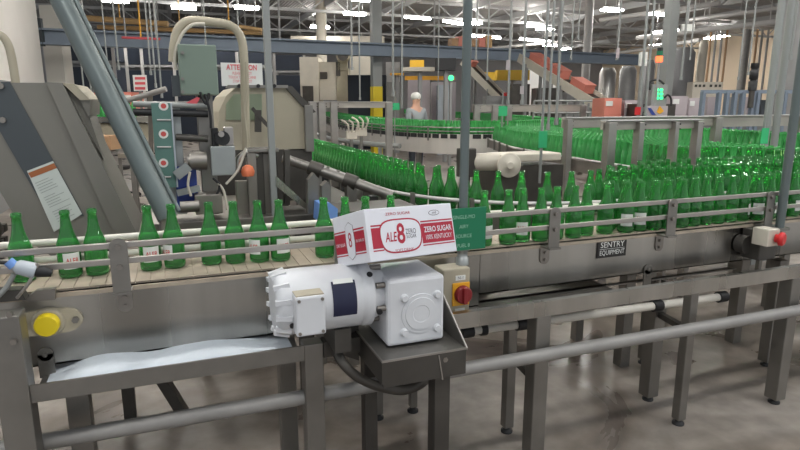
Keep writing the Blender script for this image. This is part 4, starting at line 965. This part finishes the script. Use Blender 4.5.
# far left bench with bottles, box, stool, striped sign
wbn = thing('work_bench', 'pale metal bench beyond the slanted pipe at the left', 'bench', at_d(118,160,9.0)[:])
a = at_d(88, 117, 8.5); c = at_d(158, 117, 8.5)
sd = thing('side_conveyor', 'pale conveyor behind the slanted pipe carrying a block of bottles', 'conveyor', ((a.x+c.x)/2, a.y, 0))
b = MB(); fquad(b, 84, 117, 160, 122, 8.5, 0.6); b.build('belt', 'stainless', sd); b = MB(); fquad(b, 84, 124, 160, 140, 8.6, 0.5); b.build('side_plate', 'tan_paint', sd)
for x in (90, 130, 156): q = at_d(x, 140, 8.7); MB().box(q.x-0.03,q.x+0.03,q.y-0.03,q.y+0.03,0,q.z+0.02).build('leg', 'leg_steel', sd)
b = MB()
for r_ in range(5):
    for i in range(11):
        q = at_d(91+i*4.3, 117, 8.6+r_*0.1)
        vs = [(q.x+r*cc, q.y+r*ss, a.z+zz) for (zz, r) in prof for (cc, ss) in cs]; b.add(vs, ffs, 0, True)
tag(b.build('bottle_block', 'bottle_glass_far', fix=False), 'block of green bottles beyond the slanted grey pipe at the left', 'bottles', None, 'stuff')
b = MB(); fquad(b, 118, 154, 140, 158, 9.0, 0.5); b.build('bench_top', 'cream_paint', wbn)
for x in (120, 134): q = at_d(x, 158, 9.1); MB().box(q.x-0.025,q.x+0.025,q.y-0.025,q.y+0.025,0,q.z).build('leg', 'leg_steel', wbn)
fbox('cardboard_box', 'brown cardboard box between the inclined guard and the slanted pipe', 'box', 92, 136, 110, 150, 7.5, 0.3, 'cardboard')
a = at_d(100,151,7.6); b = MB(); b.cyl((a.x,a.y,0),(a.x,a.y,a.z-0.03),0.03,10); b.box(a.x-0.2,a.x+0.2,a.y-0.1,a.y+0.3,a.z-0.03,a.z); b.box(a.x-0.2,a.x+0.2,a.y-0.03,a.y+0.03,0,0.04)
tag(b.build('box_stand', 'leg_steel'), 'steel stand under the brown cardboard box', 'stand')
st_ = thing('swivel_stool', 'black five-star stool base on the floor left of the slanted pipe', 'stool', at_z(122,197,0)[:])
b = MB(); q = at_z(122,197,0)
for i in range(5):
    g = 2*math.pi*i/5+0.2; b.bar((q.x,q.y,0.1),(q.x+0.3*math.cos(g),q.y+0.3*math.sin(g),0.05),0.04,0.03); b.sphere((q.x+0.3*math.cos(g),q.y+0.3*math.sin(g),0.03),0.03,0,8)
b.build('star_base', 'black_rubber', st_); b = MB().cyl((q.x,q.y,0.1),(q.x,q.y,0.5),0.025,10); b.build('gas_lift', 'black_rubber', st_); b = MB().lathe([(0.5,0.17),(0.52,0.19),(0.56,0.18)], (q.x,q.y,0), (0,0,1), 20); b.build('seat', 'black_rubber', st_)
t = fbox('striped_sign', 'white sign with red text bands left of the green enclosure', 'sign', 134, 75, 146, 91, 9.6, 0.02, 'paper')
for y in (77, 82, 87): b = MB(); fquad(b, 135, y, 145, y+2.6, 9.59, 0.01); b.build('red_band', 'sign_red', t)
a = at_d(140,91,9.62); b = MB().box(a.x-0.02,a.x+0.02,a.y+0.02,a.y+0.05,0,a.z+0.1); b.build('post', 'leg_steel', t)
t = fbox('carton_stack', 'stack of red and white cartons behind the slanted pipe', 'cartons', 96, 92, 132, 112, 11.5, 0.5, 'salmon')
b = MB(); fquad(b, 100, 94, 112, 97, 11.47, 0.03); b.build('white_panel', 'paper', t); b = MB(); fquad(b, 116, 95, 130, 99, 11.47, 0.03); b.build('white_panel', 'paper', t)
for x in (98, 130): q = at_d(x, 112, 11.75); MB().box(q.x-0.04, q.x+0.04, q.y-0.04, q.y+0.04, 0, q.z).build('stand_leg', 'leg_steel', t)
b = MB(); b.cyl(at_d(122,102,6.5), at_d(166,89,6.5), 0.03, 12); b.bar(at_d(150,94,6.55), at_z(152,215,0.0), 0.05, 0.05)
tag(b.build('chute_pipe', 'pipe_grey'), 'grey inclined chute rail left of the green enclosure', 'chute')

# cream palletizer
pt = thing('palletizer', 'tall cream palletizing machine with a round blower motor on top', 'machine', at_d(325,108,27)[:])
b = MB(); fquad(b, 301, 57, 318, 108, 27, 1.5); b.build('tower', 'cream_paint', pt)
b = MB(); fquad(b, 319, 62, 336, 100, 27.2, 1.2); b.build('cabinet', 'cream_paint', pt)
b = MB(); fquad(b, 337, 68, 348, 104, 27.1, 0.8); b.build('cabinet', 'tan_paint', pt)
for q_ in ((320,72,327,79,27.15),(303,86,313,108,26.95),(336,62,340,76,27.0)): b = MB(); fquad(b, *q_, 0.05); b.build('opening', 'dark_steel', pt)
b = MB(); fquad(b, 320, 88, 336, 100, 26.9, 0.2); b.build('panel', 'cream_paint', pt)
q = at_d(343,55,26.6); dd = Vector((-0.3,-1,0)); b = MB().lathe([(0,0.16),(0.03,0.31),(0.45,0.31)], q, -dd, 20); b.build('blower_motor', 'tan_paint', pt)
b = MB().lathe([(-0.01,0.24),(0.0,0.24)], q+dd*0.02, -dd, 20); b.build('blower_grille', 'dark_steel', pt)
b = MB(); a = at_d(325,108,27.4); b.box(a.x-0.9, a.x+1.1, a.y-0.1, a.y+0.9, 0, a.z+0.1); b.build('base', 'machine_grey', pt)
b = MB(); fquad(b, 338, 60, 347, 70, 27.0, 0.4); b.build('blower_mount', 'tan_paint', pt)
fbox('dark_tarp_bay', 'dark navy loaded bay right of the cream palletizer', 'bay', 348, 75, 386, 101, 22, 1.2, 'rack_navy', True)
fbox('wrapped_pallet', 'pale cream wrapped pallet behind the palletizer blower', 'pallet', 350, 56, 380, 75, 26, 1.2, 'cream_paint', True)
od = fbox('overhead_duct', 'long pale duct under the roof above the palletizer', 'duct', 291, 36, 384, 45, 33, 0.8, 'cream_paint')
for x in (300, 335, 372): q = at_d(x, 40, 33.4); MB().cyl(q, (q.x, q.y, 6.5), 0.02, 6).build('hanger', 'joist', od)
# middle background: cabinets, yellow machinery, racks
for i, (x0, y0, x1, y1, D, m, lab) in enumerate([(387,82,404,106,21,'machine_grey','grey cabinet right of the column with yellow base'),(408,80,430,104,20,'purple_grey','pinkish grey cabinet behind the worker'),(432,82,456,104,21,'purple_grey','grey-pink cabinet left of the dark pole'),(438,85,450,98,19.5,'clear_plastic','pale control panel left of the dark pole'),
     (486,96,512,106,21,'machine_grey','grey machine base under the left inclined conveyor'),(512,84,530,104,20,'dark_steel','dark machine cabinet between the inclined conveyors'),(536,88,566,105,23,'dark_steel','dark machine block under the right inclined conveyor'),(386,62,400,80,24,'joist_pale','pale wrapped pallet on the rack right of the column'),(567,92,580,104,22,'machine_grey','grey block under the right inclined conveyor')]):
    t = fbox('machine_cabinet', lab, 'cabinet', x0, y0, x1, y1, D, 0.9, m, True, 'machine cabinets in the middle background')
    b = MB(); fquad(b, x0+1.5, y0+2, x1-1.5, y0+6, D-0.03, 0.04); b.build('door', m, t)
for i, (x0, y0, x1, y1, D, m, lab) in enumerate([(410,60,424,70,27,'machine_yellow','yellow frame high left of the dark pole'),(405,76,455,80,26,'yellow_orange','orange walkway edge left of the dark pole'),(482,72,500,80,30,'machine_yellow','yellow machine beam right of the dark pole'),(497,70,530,80,26,'machine_yellow','yellow machine hood left of the right inclined conveyor'),(390,73,404,75,20,'yellow_orange','short orange rail near the column')]):
    t = fbox('gantry', lab, 'gantry', x0, y0, x1, y1, D, 0.6, m, False, 'yellow machinery in the middle background')
    b = MB(); a = at_d((x0+x1)/2, y1, D+0.3); b.box(a.x-0.06,a.x+0.06,a.y-0.06,a.y+0.06,0,a.z+0.02); b.build('post', 'machine_grey', t)
# flat pale table conveyor and dark head by the pole
t = fbox('overhead_conveyor', 'pale raised conveyor arm left of the dark pole', 'conveyor', 402, 67, 435, 71, 17, 0.6, 'cream_paint'); b = MB(); a = at_d(420,71,17.3); b.box(a.x-0.05,a.x+0.05,a.y-0.05,a.y+0.05,0,a.z); b.build('post', 'machine_grey', t)
t = fbox('conveyor_drive', 'dark drive head at the end of the pale raised conveyor', 'machine', 436, 58, 456, 70, 16.8, 0.5, 'black_rubber'); b = MB(); a = at_d(446,70,17); b.box(a.x-0.05,a.x+0.05,a.y-0.05,a.y+0.05,0,a.z+0.02); b.build('post', 'machine_grey', t)
# inclined conveyors with cartons
def incline(label, x0, y0, x1, y1, D0, D1, th, m='cream_paint'):
    a = at_d(x0, y0, D0); c = at_d(x1, y1, D1); t = thing('inclined_conveyor', label, 'conveyor', (c.x, c.y, 0), 'inclined conveyors')
    d = (c-a).normalized(); sdv = d.cross(Vector((0,0,1))).normalized()
    for s in (-0.3, 0.3): MB().bar(a+sdv*s, c+sdv*s, 0.05, th).build('side_rail', m, t)
    MB().bar(a, c, 0.55, 0.04).build('belt', 'dark_steel', t)
    for f in (0.12, 0.6, 0.95):
        q = a.lerp(c, f)
        for s in (-0.3, 0.3): w = q+sdv*s; MB().box(w.x-0.04,w.x+0.04,w.y-0.04,w.y+0.04,0,max(0.1,w.z-0.05)).build('leg', 'machine_grey', t)
    return a, c
a1, c1 = incline('inclined conveyor descending just right of the dark pole', 466, 62, 510, 106, 26, 24.5, 0.26)
a2, c2 = incline('inclined conveyor descending to the right carrying red crates', 526, 58, 602, 104, 20, 17, 0.27)
def crate(q, d, label, L=0.62, m='salmon'):
    t = thing('red_crate', label, 'crate', q[:], 'red crates on the inclined conveyors'); u = d.normalized(); s = u.cross(Vector((0,0,1))).normalized(); n = s.cross(u)
    if n.z < 0: n = -n
    a = q + n*0.04; b = MB()
    P = []
    for hh in (0, 0.26):
        for (i, j) in ((0,-1),(1,-1),(1,1),(0,1)): P.append(a + u*(L*i) + s*(0.2*j) + n*hh)
    b.hexa(P); b.build('body', m, t)
    b = MB(); P2 = [p + (n*0.2 if k < 4 else n*0.01) for k, p in enumerate(P)]; P2 = [a+u*(L*i)+s*(0.215*j)+n*hh for hh in (0.24,0.27) for (i,j) in ((-0.02,-1),(1.02,-1),(1.02,1),(-0.02,1))]
    b.hexa(P2); b.build('rim', m, t)
d2 = c2-a2
for i, f in enumerate((0.10, 0.36, 0.66)): crate(a2.lerp(c2, f), d2, 'red crate riding the right inclined conveyor, %s from the top' % ORD[i])
crate(a1.lerp(c1, 0.0), c1-a1, 'red crate at the top of the inclined conveyor beside the dark pole', 0.4)
crate(a1.lerp(c1, 0.84), c1-a1, 'small red crate near the foot of the inclined conveyor beside the dark pole', 0.4, 'red_bright')
# paper notices
for i, (x, y0, y1, D, lab) in enumerate(((508,60,70,7.48,'grey paper notice high on a conduit left of the right inclined conveyor'),(522,86,94,7.48,'pale pink notice low on a conduit between the inclined conveyors'),(618,48,58,13.95,'pale notice on a conduit right of the inclined conveyors'))):
    fbox('paper_notice', lab, 'notice', x-2, y0, x+2, y1, D, 0.01, 'purple_grey', False, 'paper notices on the conduits')
# cream storage tanks / tall dark columns at the right
tk = thing('storage_tank', 'tall vertical stainless tank beside the right edge', 'tank', at_d(819,90,14)[:])
q = at_d(819,90,14); b = MB().lathe([(0.3,0.95),(4.6,0.95),(5.0,0.6)], (q.x,q.y,0), (0,0,1), 40); b.build('shell', 'machine_grey', tk); b = MB()
for g in (0.6,2.2,3.7,5.3): MB().box(q.x+0.8*math.cos(g)-0.05,q.x+0.8*math.cos(g)+0.05,q.y+0.8*math.sin(g)-0.05,q.y+0.8*math.sin(g)+0.05,0,0.4).build('leg', 'machine_grey', tk)
for i, (x0, x1, yt, m, lab) in enumerate(((668,690,48,'wall_dark','dark grey vertical tank left of the cream wall'),(694,702,40,'cream_paint','narrow cream vertical duct against the cream wall'),(618,634,66,'machine_grey','grey vertical tank behind the right inclined conveyor'),(640,652,60,'machine_grey','grey vertical tank left of the signal lamp'),(598,614,68,'tank_steel','pale vertical tank behind the end of the right inclined conveyor'))):
    a = at_d(x0, 100, 26); c = at_d(x1, 100, 26); r = (c-a).length/2; q = (a+c)/2; zt = at_d(x0, yt, 26).z
    b = MB().lathe([(0,r),(zt-0.2,r),(zt,r*0.7)], (q.x,q.y,0), (0,0,1), 24); tag(b.build('vertical_tank', m), lab, 'tank', 'vertical tanks in the background')
for i, x in enumerate((706,711,717,722,741,745,752,757,763)):
    a = at_d(x+4, 45, 30); c = at_d(x, 92, 30); b = MB().cyl((a.x,a.y,5.2), (a.x,a.y,0.2), 0.05 if i != 4 else 0.16, 8); b.cyl((a.x,a.y,0),(a.x,a.y,0.2),0.1,8)
    tag(b.build('wall_pipe', 'pipe_grey' if i % 3 else 'cardboard'), 'vertical pipe in front of the cream wall, %s from the left' % ORD[i], 'pipe', 'vertical pipes by the cream wall')
cbn = fbox('gauge_panel', 'cream control panel with a row of dark gauges before the cream wall', 'panel', 692, 82, 723, 94, 20, 0.4, 'cream_paint', True)
for x in (695,699,703,710,715,719): b = MB(); fquad(b, x, 84.5, x+2.4, 87, 19.97, 0.03); b.build('gauge', 'dark_steel', cbn)
sm = thing('servo_motor', 'tall black servo motor standing above the blue-grey machine frame', 'motor', at_d(752,90,11)[:])
q = at_d(752,91,11); b = MB().lathe([(0,0.07),(0.17,0.075),(0.18,0.05),(0.2,0.05),(0.21,0.07),(0.36,0.07),(0.37,0.055),(0.40,0.055),(0.41,0.068),(0.49,0.066)], q, (0,0,1), 16); b.build('motor_body', 'black_rubber', sm)
b = MB(); b.cyl(q+Vector((0,0,-0.3)), q, 0.05, 10); b.build('coupling', 'dark_steel', sm)
# blue-grey machine frame on the right
mf = thing('packing_machine', 'blue-grey framed packing machine with clear guards at the right', 'machine', at_d(755,120,11)[:])
b = MB(); fquad(b, 703, 90, 800, 93.5, 11, 0.1); b.build('top_beam', 'beam_blue', mf)
for x in (704,720,728,736,744,754,759,772,786,797):
    b = MB(); a = at_d(x, 92, 11.0); b.box(a.x-0.035,a.x+0.035,a.y-0.02,a.y+0.05,0,a.z); b.build('post', 'beam_blue', mf)
for i, (x0, x1) in enumerate(((706,718),(729,736),(745,753),(774,785))): b = MB(); fquad(b, x0, 97, x1, 122.5, 11.45, 0.2); b.build('inner_panel', ['purple_grey','machine_grey'][i % 2], mf)
b = MB(); fquad(b, 760, 100, 770, 120, 11.3, 0.3); b.build('inner_cabinet', 'guard_dark', mf)
b = MB(); fquad(b, 700, 122, 800, 140, 11.5, 0.4); b.build('base', 'machine_grey', mf)
b = MB(); a = at_d(705,142,11.7); c = at_d(798,142,11.7); b.bar((a.x,a.y,0.3),(c.x,c.y,0.3),0.3,0.6); b.build('plinth', 'machine_grey', mf)
# pallets of cartons, control stations in the right middle
for i, (x0, y0, x1, y1, D, m, lab) in enumerate([(671,96,688,116,13,'purple_grey','pale pink wrapped pallet left of the packing machine'),(688,98,702,116,13.4,'purple_grey','grey-pink wrapped pallet beside the packing machine posts'),(604,98,622,112,12.6,'salmon','red carton stack at the foot of the right inclined conveyor'),(624,100,640,113,12.8,'purple_grey','pale carton stack right of the red cartons'),(641,104,676,118,12,'dark_steel','dark machine body under the signal lamp')]):
    t = fbox('wrapped_pallet' if i != 4 else 'packaging_machine', lab, 'pallet' if i != 4 else 'machine', x0, y0, x1, y1, D, 0.8, m, True, 'pallets in the right background' if i != 4 else None)
    b = MB(); fquad(b, x0+2, y0+3, (x0+x1)/2, y0+8, D-0.02, 0.02); b.build('printed_panel' if i != 4 else 'panel', 'paper' if i != 4 else 'machine_grey', t)
t = fbox('control_station', 'white control panel post left of the signal lamp', 'panel', 640, 52, 648, 66, 11.6, 0.1, 'paper'); b = MB(); a = at_d(644,66,11.65); b.box(a.x-0.04,a.x+0.04,a.y-0.02,a.y+0.06,0,a.z+0.02); b.build('post', 'machine_grey', t)
t = thing('signal_tower', 'signal lamp tower glowing orange-red at the upper right', 'lamp', at_d(659,64,11)[:])
q = at_d(659,62,11); b = MB().cyl(q, q+Vector((0,0,0.10)), 0.06, 12); b.build('red_lens', 'red_glow', t); b = MB().cyl(q+Vector((0,0,0.10)), q+Vector((0,0,0.19)), 0.055, 12); b.build('green_lens', 'sign_green', t); b = MB().cyl(q+Vector((0,0,0.19)), q+Vector((0,0,0.25)), 0.05, 12); b.build('cap', 'black_rubber', t)
b = MB().cyl((q.x,q.y,0), q, 0.018, 8); b.build('stem', 'machine_grey', t)
t = fbox('operator_panel', 'grey operator panel with glowing green buttons under the signal lamp', 'panel', 651, 84, 668, 104, 11.5, 0.2, 'machine_grey', True)
b = MB()
for x in (657, 661):
    for y in (90, 94, 98): q = at_d(x, y, 11.5); MB().cyl(q, q-_fh*0.03, 0.03, 10).build('green_button', 'green_glow', t)
b = MB(); b.tube(arc_path([at_d(650,90,11.5),at_d(650,82,11.5),at_d(658,80,11.5),at_d(664,84,11.5)],5),0.02,8); b.tube(arc_path([at_d(664,98,11.45),at_d(668,95,11.45),at_d(671,99,11.45),at_d(671,106,11.45)],5),0.02,8); b.build('cable', 'black_rubber', t)
t = fbox('yellow_emblem_panel', 'machine guard with a yellow and blue patch under the operator panel', 'panel', 646, 106, 668, 116, 10.8, 0.1, 'purple_grey', True)
b = MB(); b.prism([at_d(x,y,10.78) for x, y in ((657,112),(660,106),(664,111),(660,114))], _fh*0.02); b.build('yellow_patch', 'yellow_orange', t)
b = MB(); b.prism([at_d(x,y,10.78) for x, y in ((648,108),(651,108),(656,115),(652,115))], _fh*0.02); b.build('blue_patch', 'blue_plastic', t)
t = fbox('red_tag', 'small red tag on a conduit above the portal frames', 'tag', 635, 107, 641, 115, 6.47, 0.02, 'red_bright')
t = fbox('exit_box', 'small white box sign hung under the roof at the right', 'sign', 682, 24, 695, 31, 18, 0.1, 'paper'); b = MB(); q = at_d(688,24,18.05); b.cyl(q, (q.x,q.y,6.5), 0.015, 6); b.build('hanger', 'joist', t)
t = thing('indicator_lamp', 'round green indicator lamp glowing left of the dark pole', 'lamp', at_d(451,78,16)[:]); q = at_d(451,78,16); b = MB().cyl(q, q-_fh*0.05, 0.07, 14); b.build('lens', 'green_glow', t); b = MB(); b.cyl(q, q+_fh*0.1, 0.09, 14); b.box(q.x+_fh.x*0.06-0.03,q.x+_fh.x*0.06+0.03,q.y+_fh.y*0.06-0.03,q.y+_fh.y*0.06+0.03,0,q.z-0.08); b.build('post', 'machine_grey', t)

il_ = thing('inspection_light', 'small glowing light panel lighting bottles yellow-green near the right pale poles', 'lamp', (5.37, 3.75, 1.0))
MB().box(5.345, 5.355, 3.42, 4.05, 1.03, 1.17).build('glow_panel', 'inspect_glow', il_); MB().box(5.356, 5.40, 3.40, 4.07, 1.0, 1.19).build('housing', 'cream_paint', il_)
for y in (3.45, 4.0): MB().box(5.36, 5.40, y-0.02, y+0.02, 0, 1.0).build('leg', 'leg_steel', il_)
for i, (x0, y0, x1, y1, D, m, r, lab) in enumerate([(72,17,168,24,19,'pipe_warm',0.09,'overhead pipe tinted tan for warm light at the upper left, topmost of three'),(98,27,262,33,20,'pipe_warm',0.07,'overhead pipe tinted tan for warm light at the upper left, passing behind the conduit arch'),(122,37.5,160,39,15,'sign_red',0.03,'thin red pipe just above the blue-grey beam at the left'),(196,20,262,30,18,'pipe_warm',0.06,'overhead pipe tinted tan for warm light right of the conduit arch')]):  # tan and orange pipework stands in for warm streaks of light
    a = at_d(x0, y0, D); c = at_d(x1, y1, D); t = thing('overhead_pipe', lab, 'pipe', ((a+c)/2)[:], 'warm coloured overhead pipes'); MB().cyl(a, c, r, 10).build('pipe', m, t)
    for f in (0.1, 0.5, 0.9): q = a.lerp(c, f); MB().cyl(q, (q.x, q.y, 6.5), 0.02, 6).build('hanger', 'yellow_orange' if f == 0.5 else 'joist', t)

for i, (x0, y0, x1, y1, D, lab) in enumerate(((524,63,546,86,32,'white panel standing in for a bright opening behind the yellow machine hood'),(553,84,570,96,31,'white panel standing in for a bright opening under the right inclined conveyor'))):  # plain white panels added in place of bright openings at the back
    t = fbox('bright_opening', lab, 'curtain', x0, y0, x1, y1, D, 0.1, 'opening_white', True, 'white panels for bright openings at the back'); b = MB(); fquad(b, x0-0.5, y0-1.5, x1+0.5, y0, D-0.05, 0.2); b.build('header_rail', 'machine_grey', t)
# handrail along the walkway at the back
hr = thing('handrail', 'grey walkway handrail behind the long pale portal frame', 'handrail', at_d(560,110,14.5)[:])
pa_, pb_ = at_d(534,101,14.5), at_d(600,101,14.5)
for dz in (0, 0.28): MB().cyl(pa_-Vector((0,0,dz)), pb_-Vector((0,0,dz)), 0.025, 8).build('rail', 'conduit', hr)
for f in (0, 0.25, 0.5, 0.75, 1): q = pa_.lerp(pb_, f); MB().cyl((q.x,q.y,0), q, 0.025, 8).build('post', 'conduit', hr)
# valves and blocks beside the lane and the ring
for i, (x, y, Y, lab) in enumerate(((352,131,8.4,'cluster of pale air hoses and valves below the ring conveyor'),(362,128,8.5,'second cluster of air hoses and valves right of the first below the ring conveyor'))):
    q = at_y(x, y, Y); t = thing('valve_block', lab, 'valves', (q.x, q.y, 0), 'valve blocks by the ring'); MB().box(q.x-0.08, q.x+0.08, q.y, q.y+0.06, q.z-0.12, q.z, ch=0.008).build('manifold', 'cream_paint', t); MB().box(q.x-0.02, q.x+0.02, q.y+0.02, q.y+0.06, 0, q.z-0.12).build('post', 'leg_steel', t)
    for k_ in (-0.05, 0, 0.05): MB().tube(arc_path([q+Vector((k_,-0.005,-0.02)), q+Vector((k_*1.6,-0.05,0.10)), q+Vector((k_*2.2-0.06,-0.05,0.16))],4), 0.014, 8).build('hose', 'cream_paint', t)

# ------------------------------------------------------------------ worker
def skin_mesh(name, pts, edges, radii, m, parent, w):
    me = bpy.data.meshes.new(name); me.from_pydata([Vector(p) for p in pts], edges, []); o = bpy.data.objects.new(name, me); COL.objects.link(o)
    sk = o.modifiers.new('skin', 'SKIN'); o.modifiers.new('sub', 'SUBSURF').levels = 1
    for v, r in zip(me.skin_vertices[0].data, radii): v.radius = (r, r) if not isinstance(r, tuple) else r
    me.skin_vertices[0].data[0].use_root = True
    dg = bpy.context.evaluated_depsgraph_get(); m2 = bpy.data.meshes.new_from_object(o.evaluated_get(dg)); bpy.data.objects.remove(o)
    m2.materials.clear(); m2.materials.append(M[m]); o = bpy.data.objects.new(name, m2); COL.objects.link(o); o.parent = parent
    for p in m2.polygons: p.use_smooth = True
    return o
wp = at_d(416, 108, 13.7)
wk = thing('person', 'worker in grey shirt and white hair net behind the ring conveyor', 'person', (wp.x, wp.y, 0)); wk.rotation_euler.z = 0.3; wk.scale = (1.06,)*3
body = [(0,0,0.95),(0,0,1.15),(0,0,1.38),(0,0,1.50),(0,-0.01,1.60),(0,-0.01,1.70),(0.19,0,1.42),(0.25,-0.03,1.15),(0.22,-0.22,1.0),(-0.19,0,1.42),(-0.25,-0.03,1.15),(-0.22,-0.22,1.0),(0.1,0,0.9),(0.11,-0.01,0.5),(0.11,0.01,0.09),(0.11,-0.14,0.04),(-0.1,0,0.9),(-0.11,-0.01,0.5),(-0.11,0.01,0.09),(-0.11,-0.14,0.04)]
be = [(0,1),(1,2),(2,3),(3,4),(4,5),(2,6),(6,7),(7,8),(2,9),(9,10),(10,11),(0,12),(12,13),(13,14),(14,15),(0,16),(16,17),(17,18),(18,19)]
br = [0.14,0.13,0.15,0.065,0.095,0.085,0.06,0.05,0.035,0.06,0.05,0.035,0.09,0.065,0.045,0.04,0.09,0.065,0.045,0.04]
skin_mesh('body', body, be, br, 'skin', wk, None)
skin_mesh('shirt', [(0,0,0.92),(0,0,1.15),(0,0,1.42),(0.19,0,1.42),(0.25,-0.03,1.15),(-0.19,0,1.42),(-0.25,-0.03,1.15)], [(0,1),(1,2),(2,3),(3,4),(2,5),(5,6)], [0.155,0.15,0.16,0.08,0.065,0.08,0.065], 'shirt', wk, None)
skin_mesh('trousers', [(0,0,0.95),(0.1,0,0.88),(0.11,-0.01,0.5),(0.11,0.01,0.12),(-0.1,0,0.88),(-0.11,-0.01,0.5),(-0.11,0.01,0.12)], [(0,1),(1,2),(2,3),(0,4),(4,5),(5,6)], [0.15,0.105,0.08,0.065,0.105,0.08,0.065], 'trousers', wk, None)
b = MB().sphere((0,0.01,1.70), 0.112, 0, 16, (0.95,1.05,0.85)); b.build('hair_net', 'hairnet', wk, local=True)
b = MB().sphere((0,-0.11,1.625), 0.018, 0, 8); b.build('nose', 'skin', wk, local=True)
for s in (-1, 1): MB().sphere((s*0.033,-0.098,1.65), 0.010, 0, 8).build('eye', 'black_rubber', wk, local=True)

for o in bpy.data.objects:
    if '_w' in o: del o['_w']
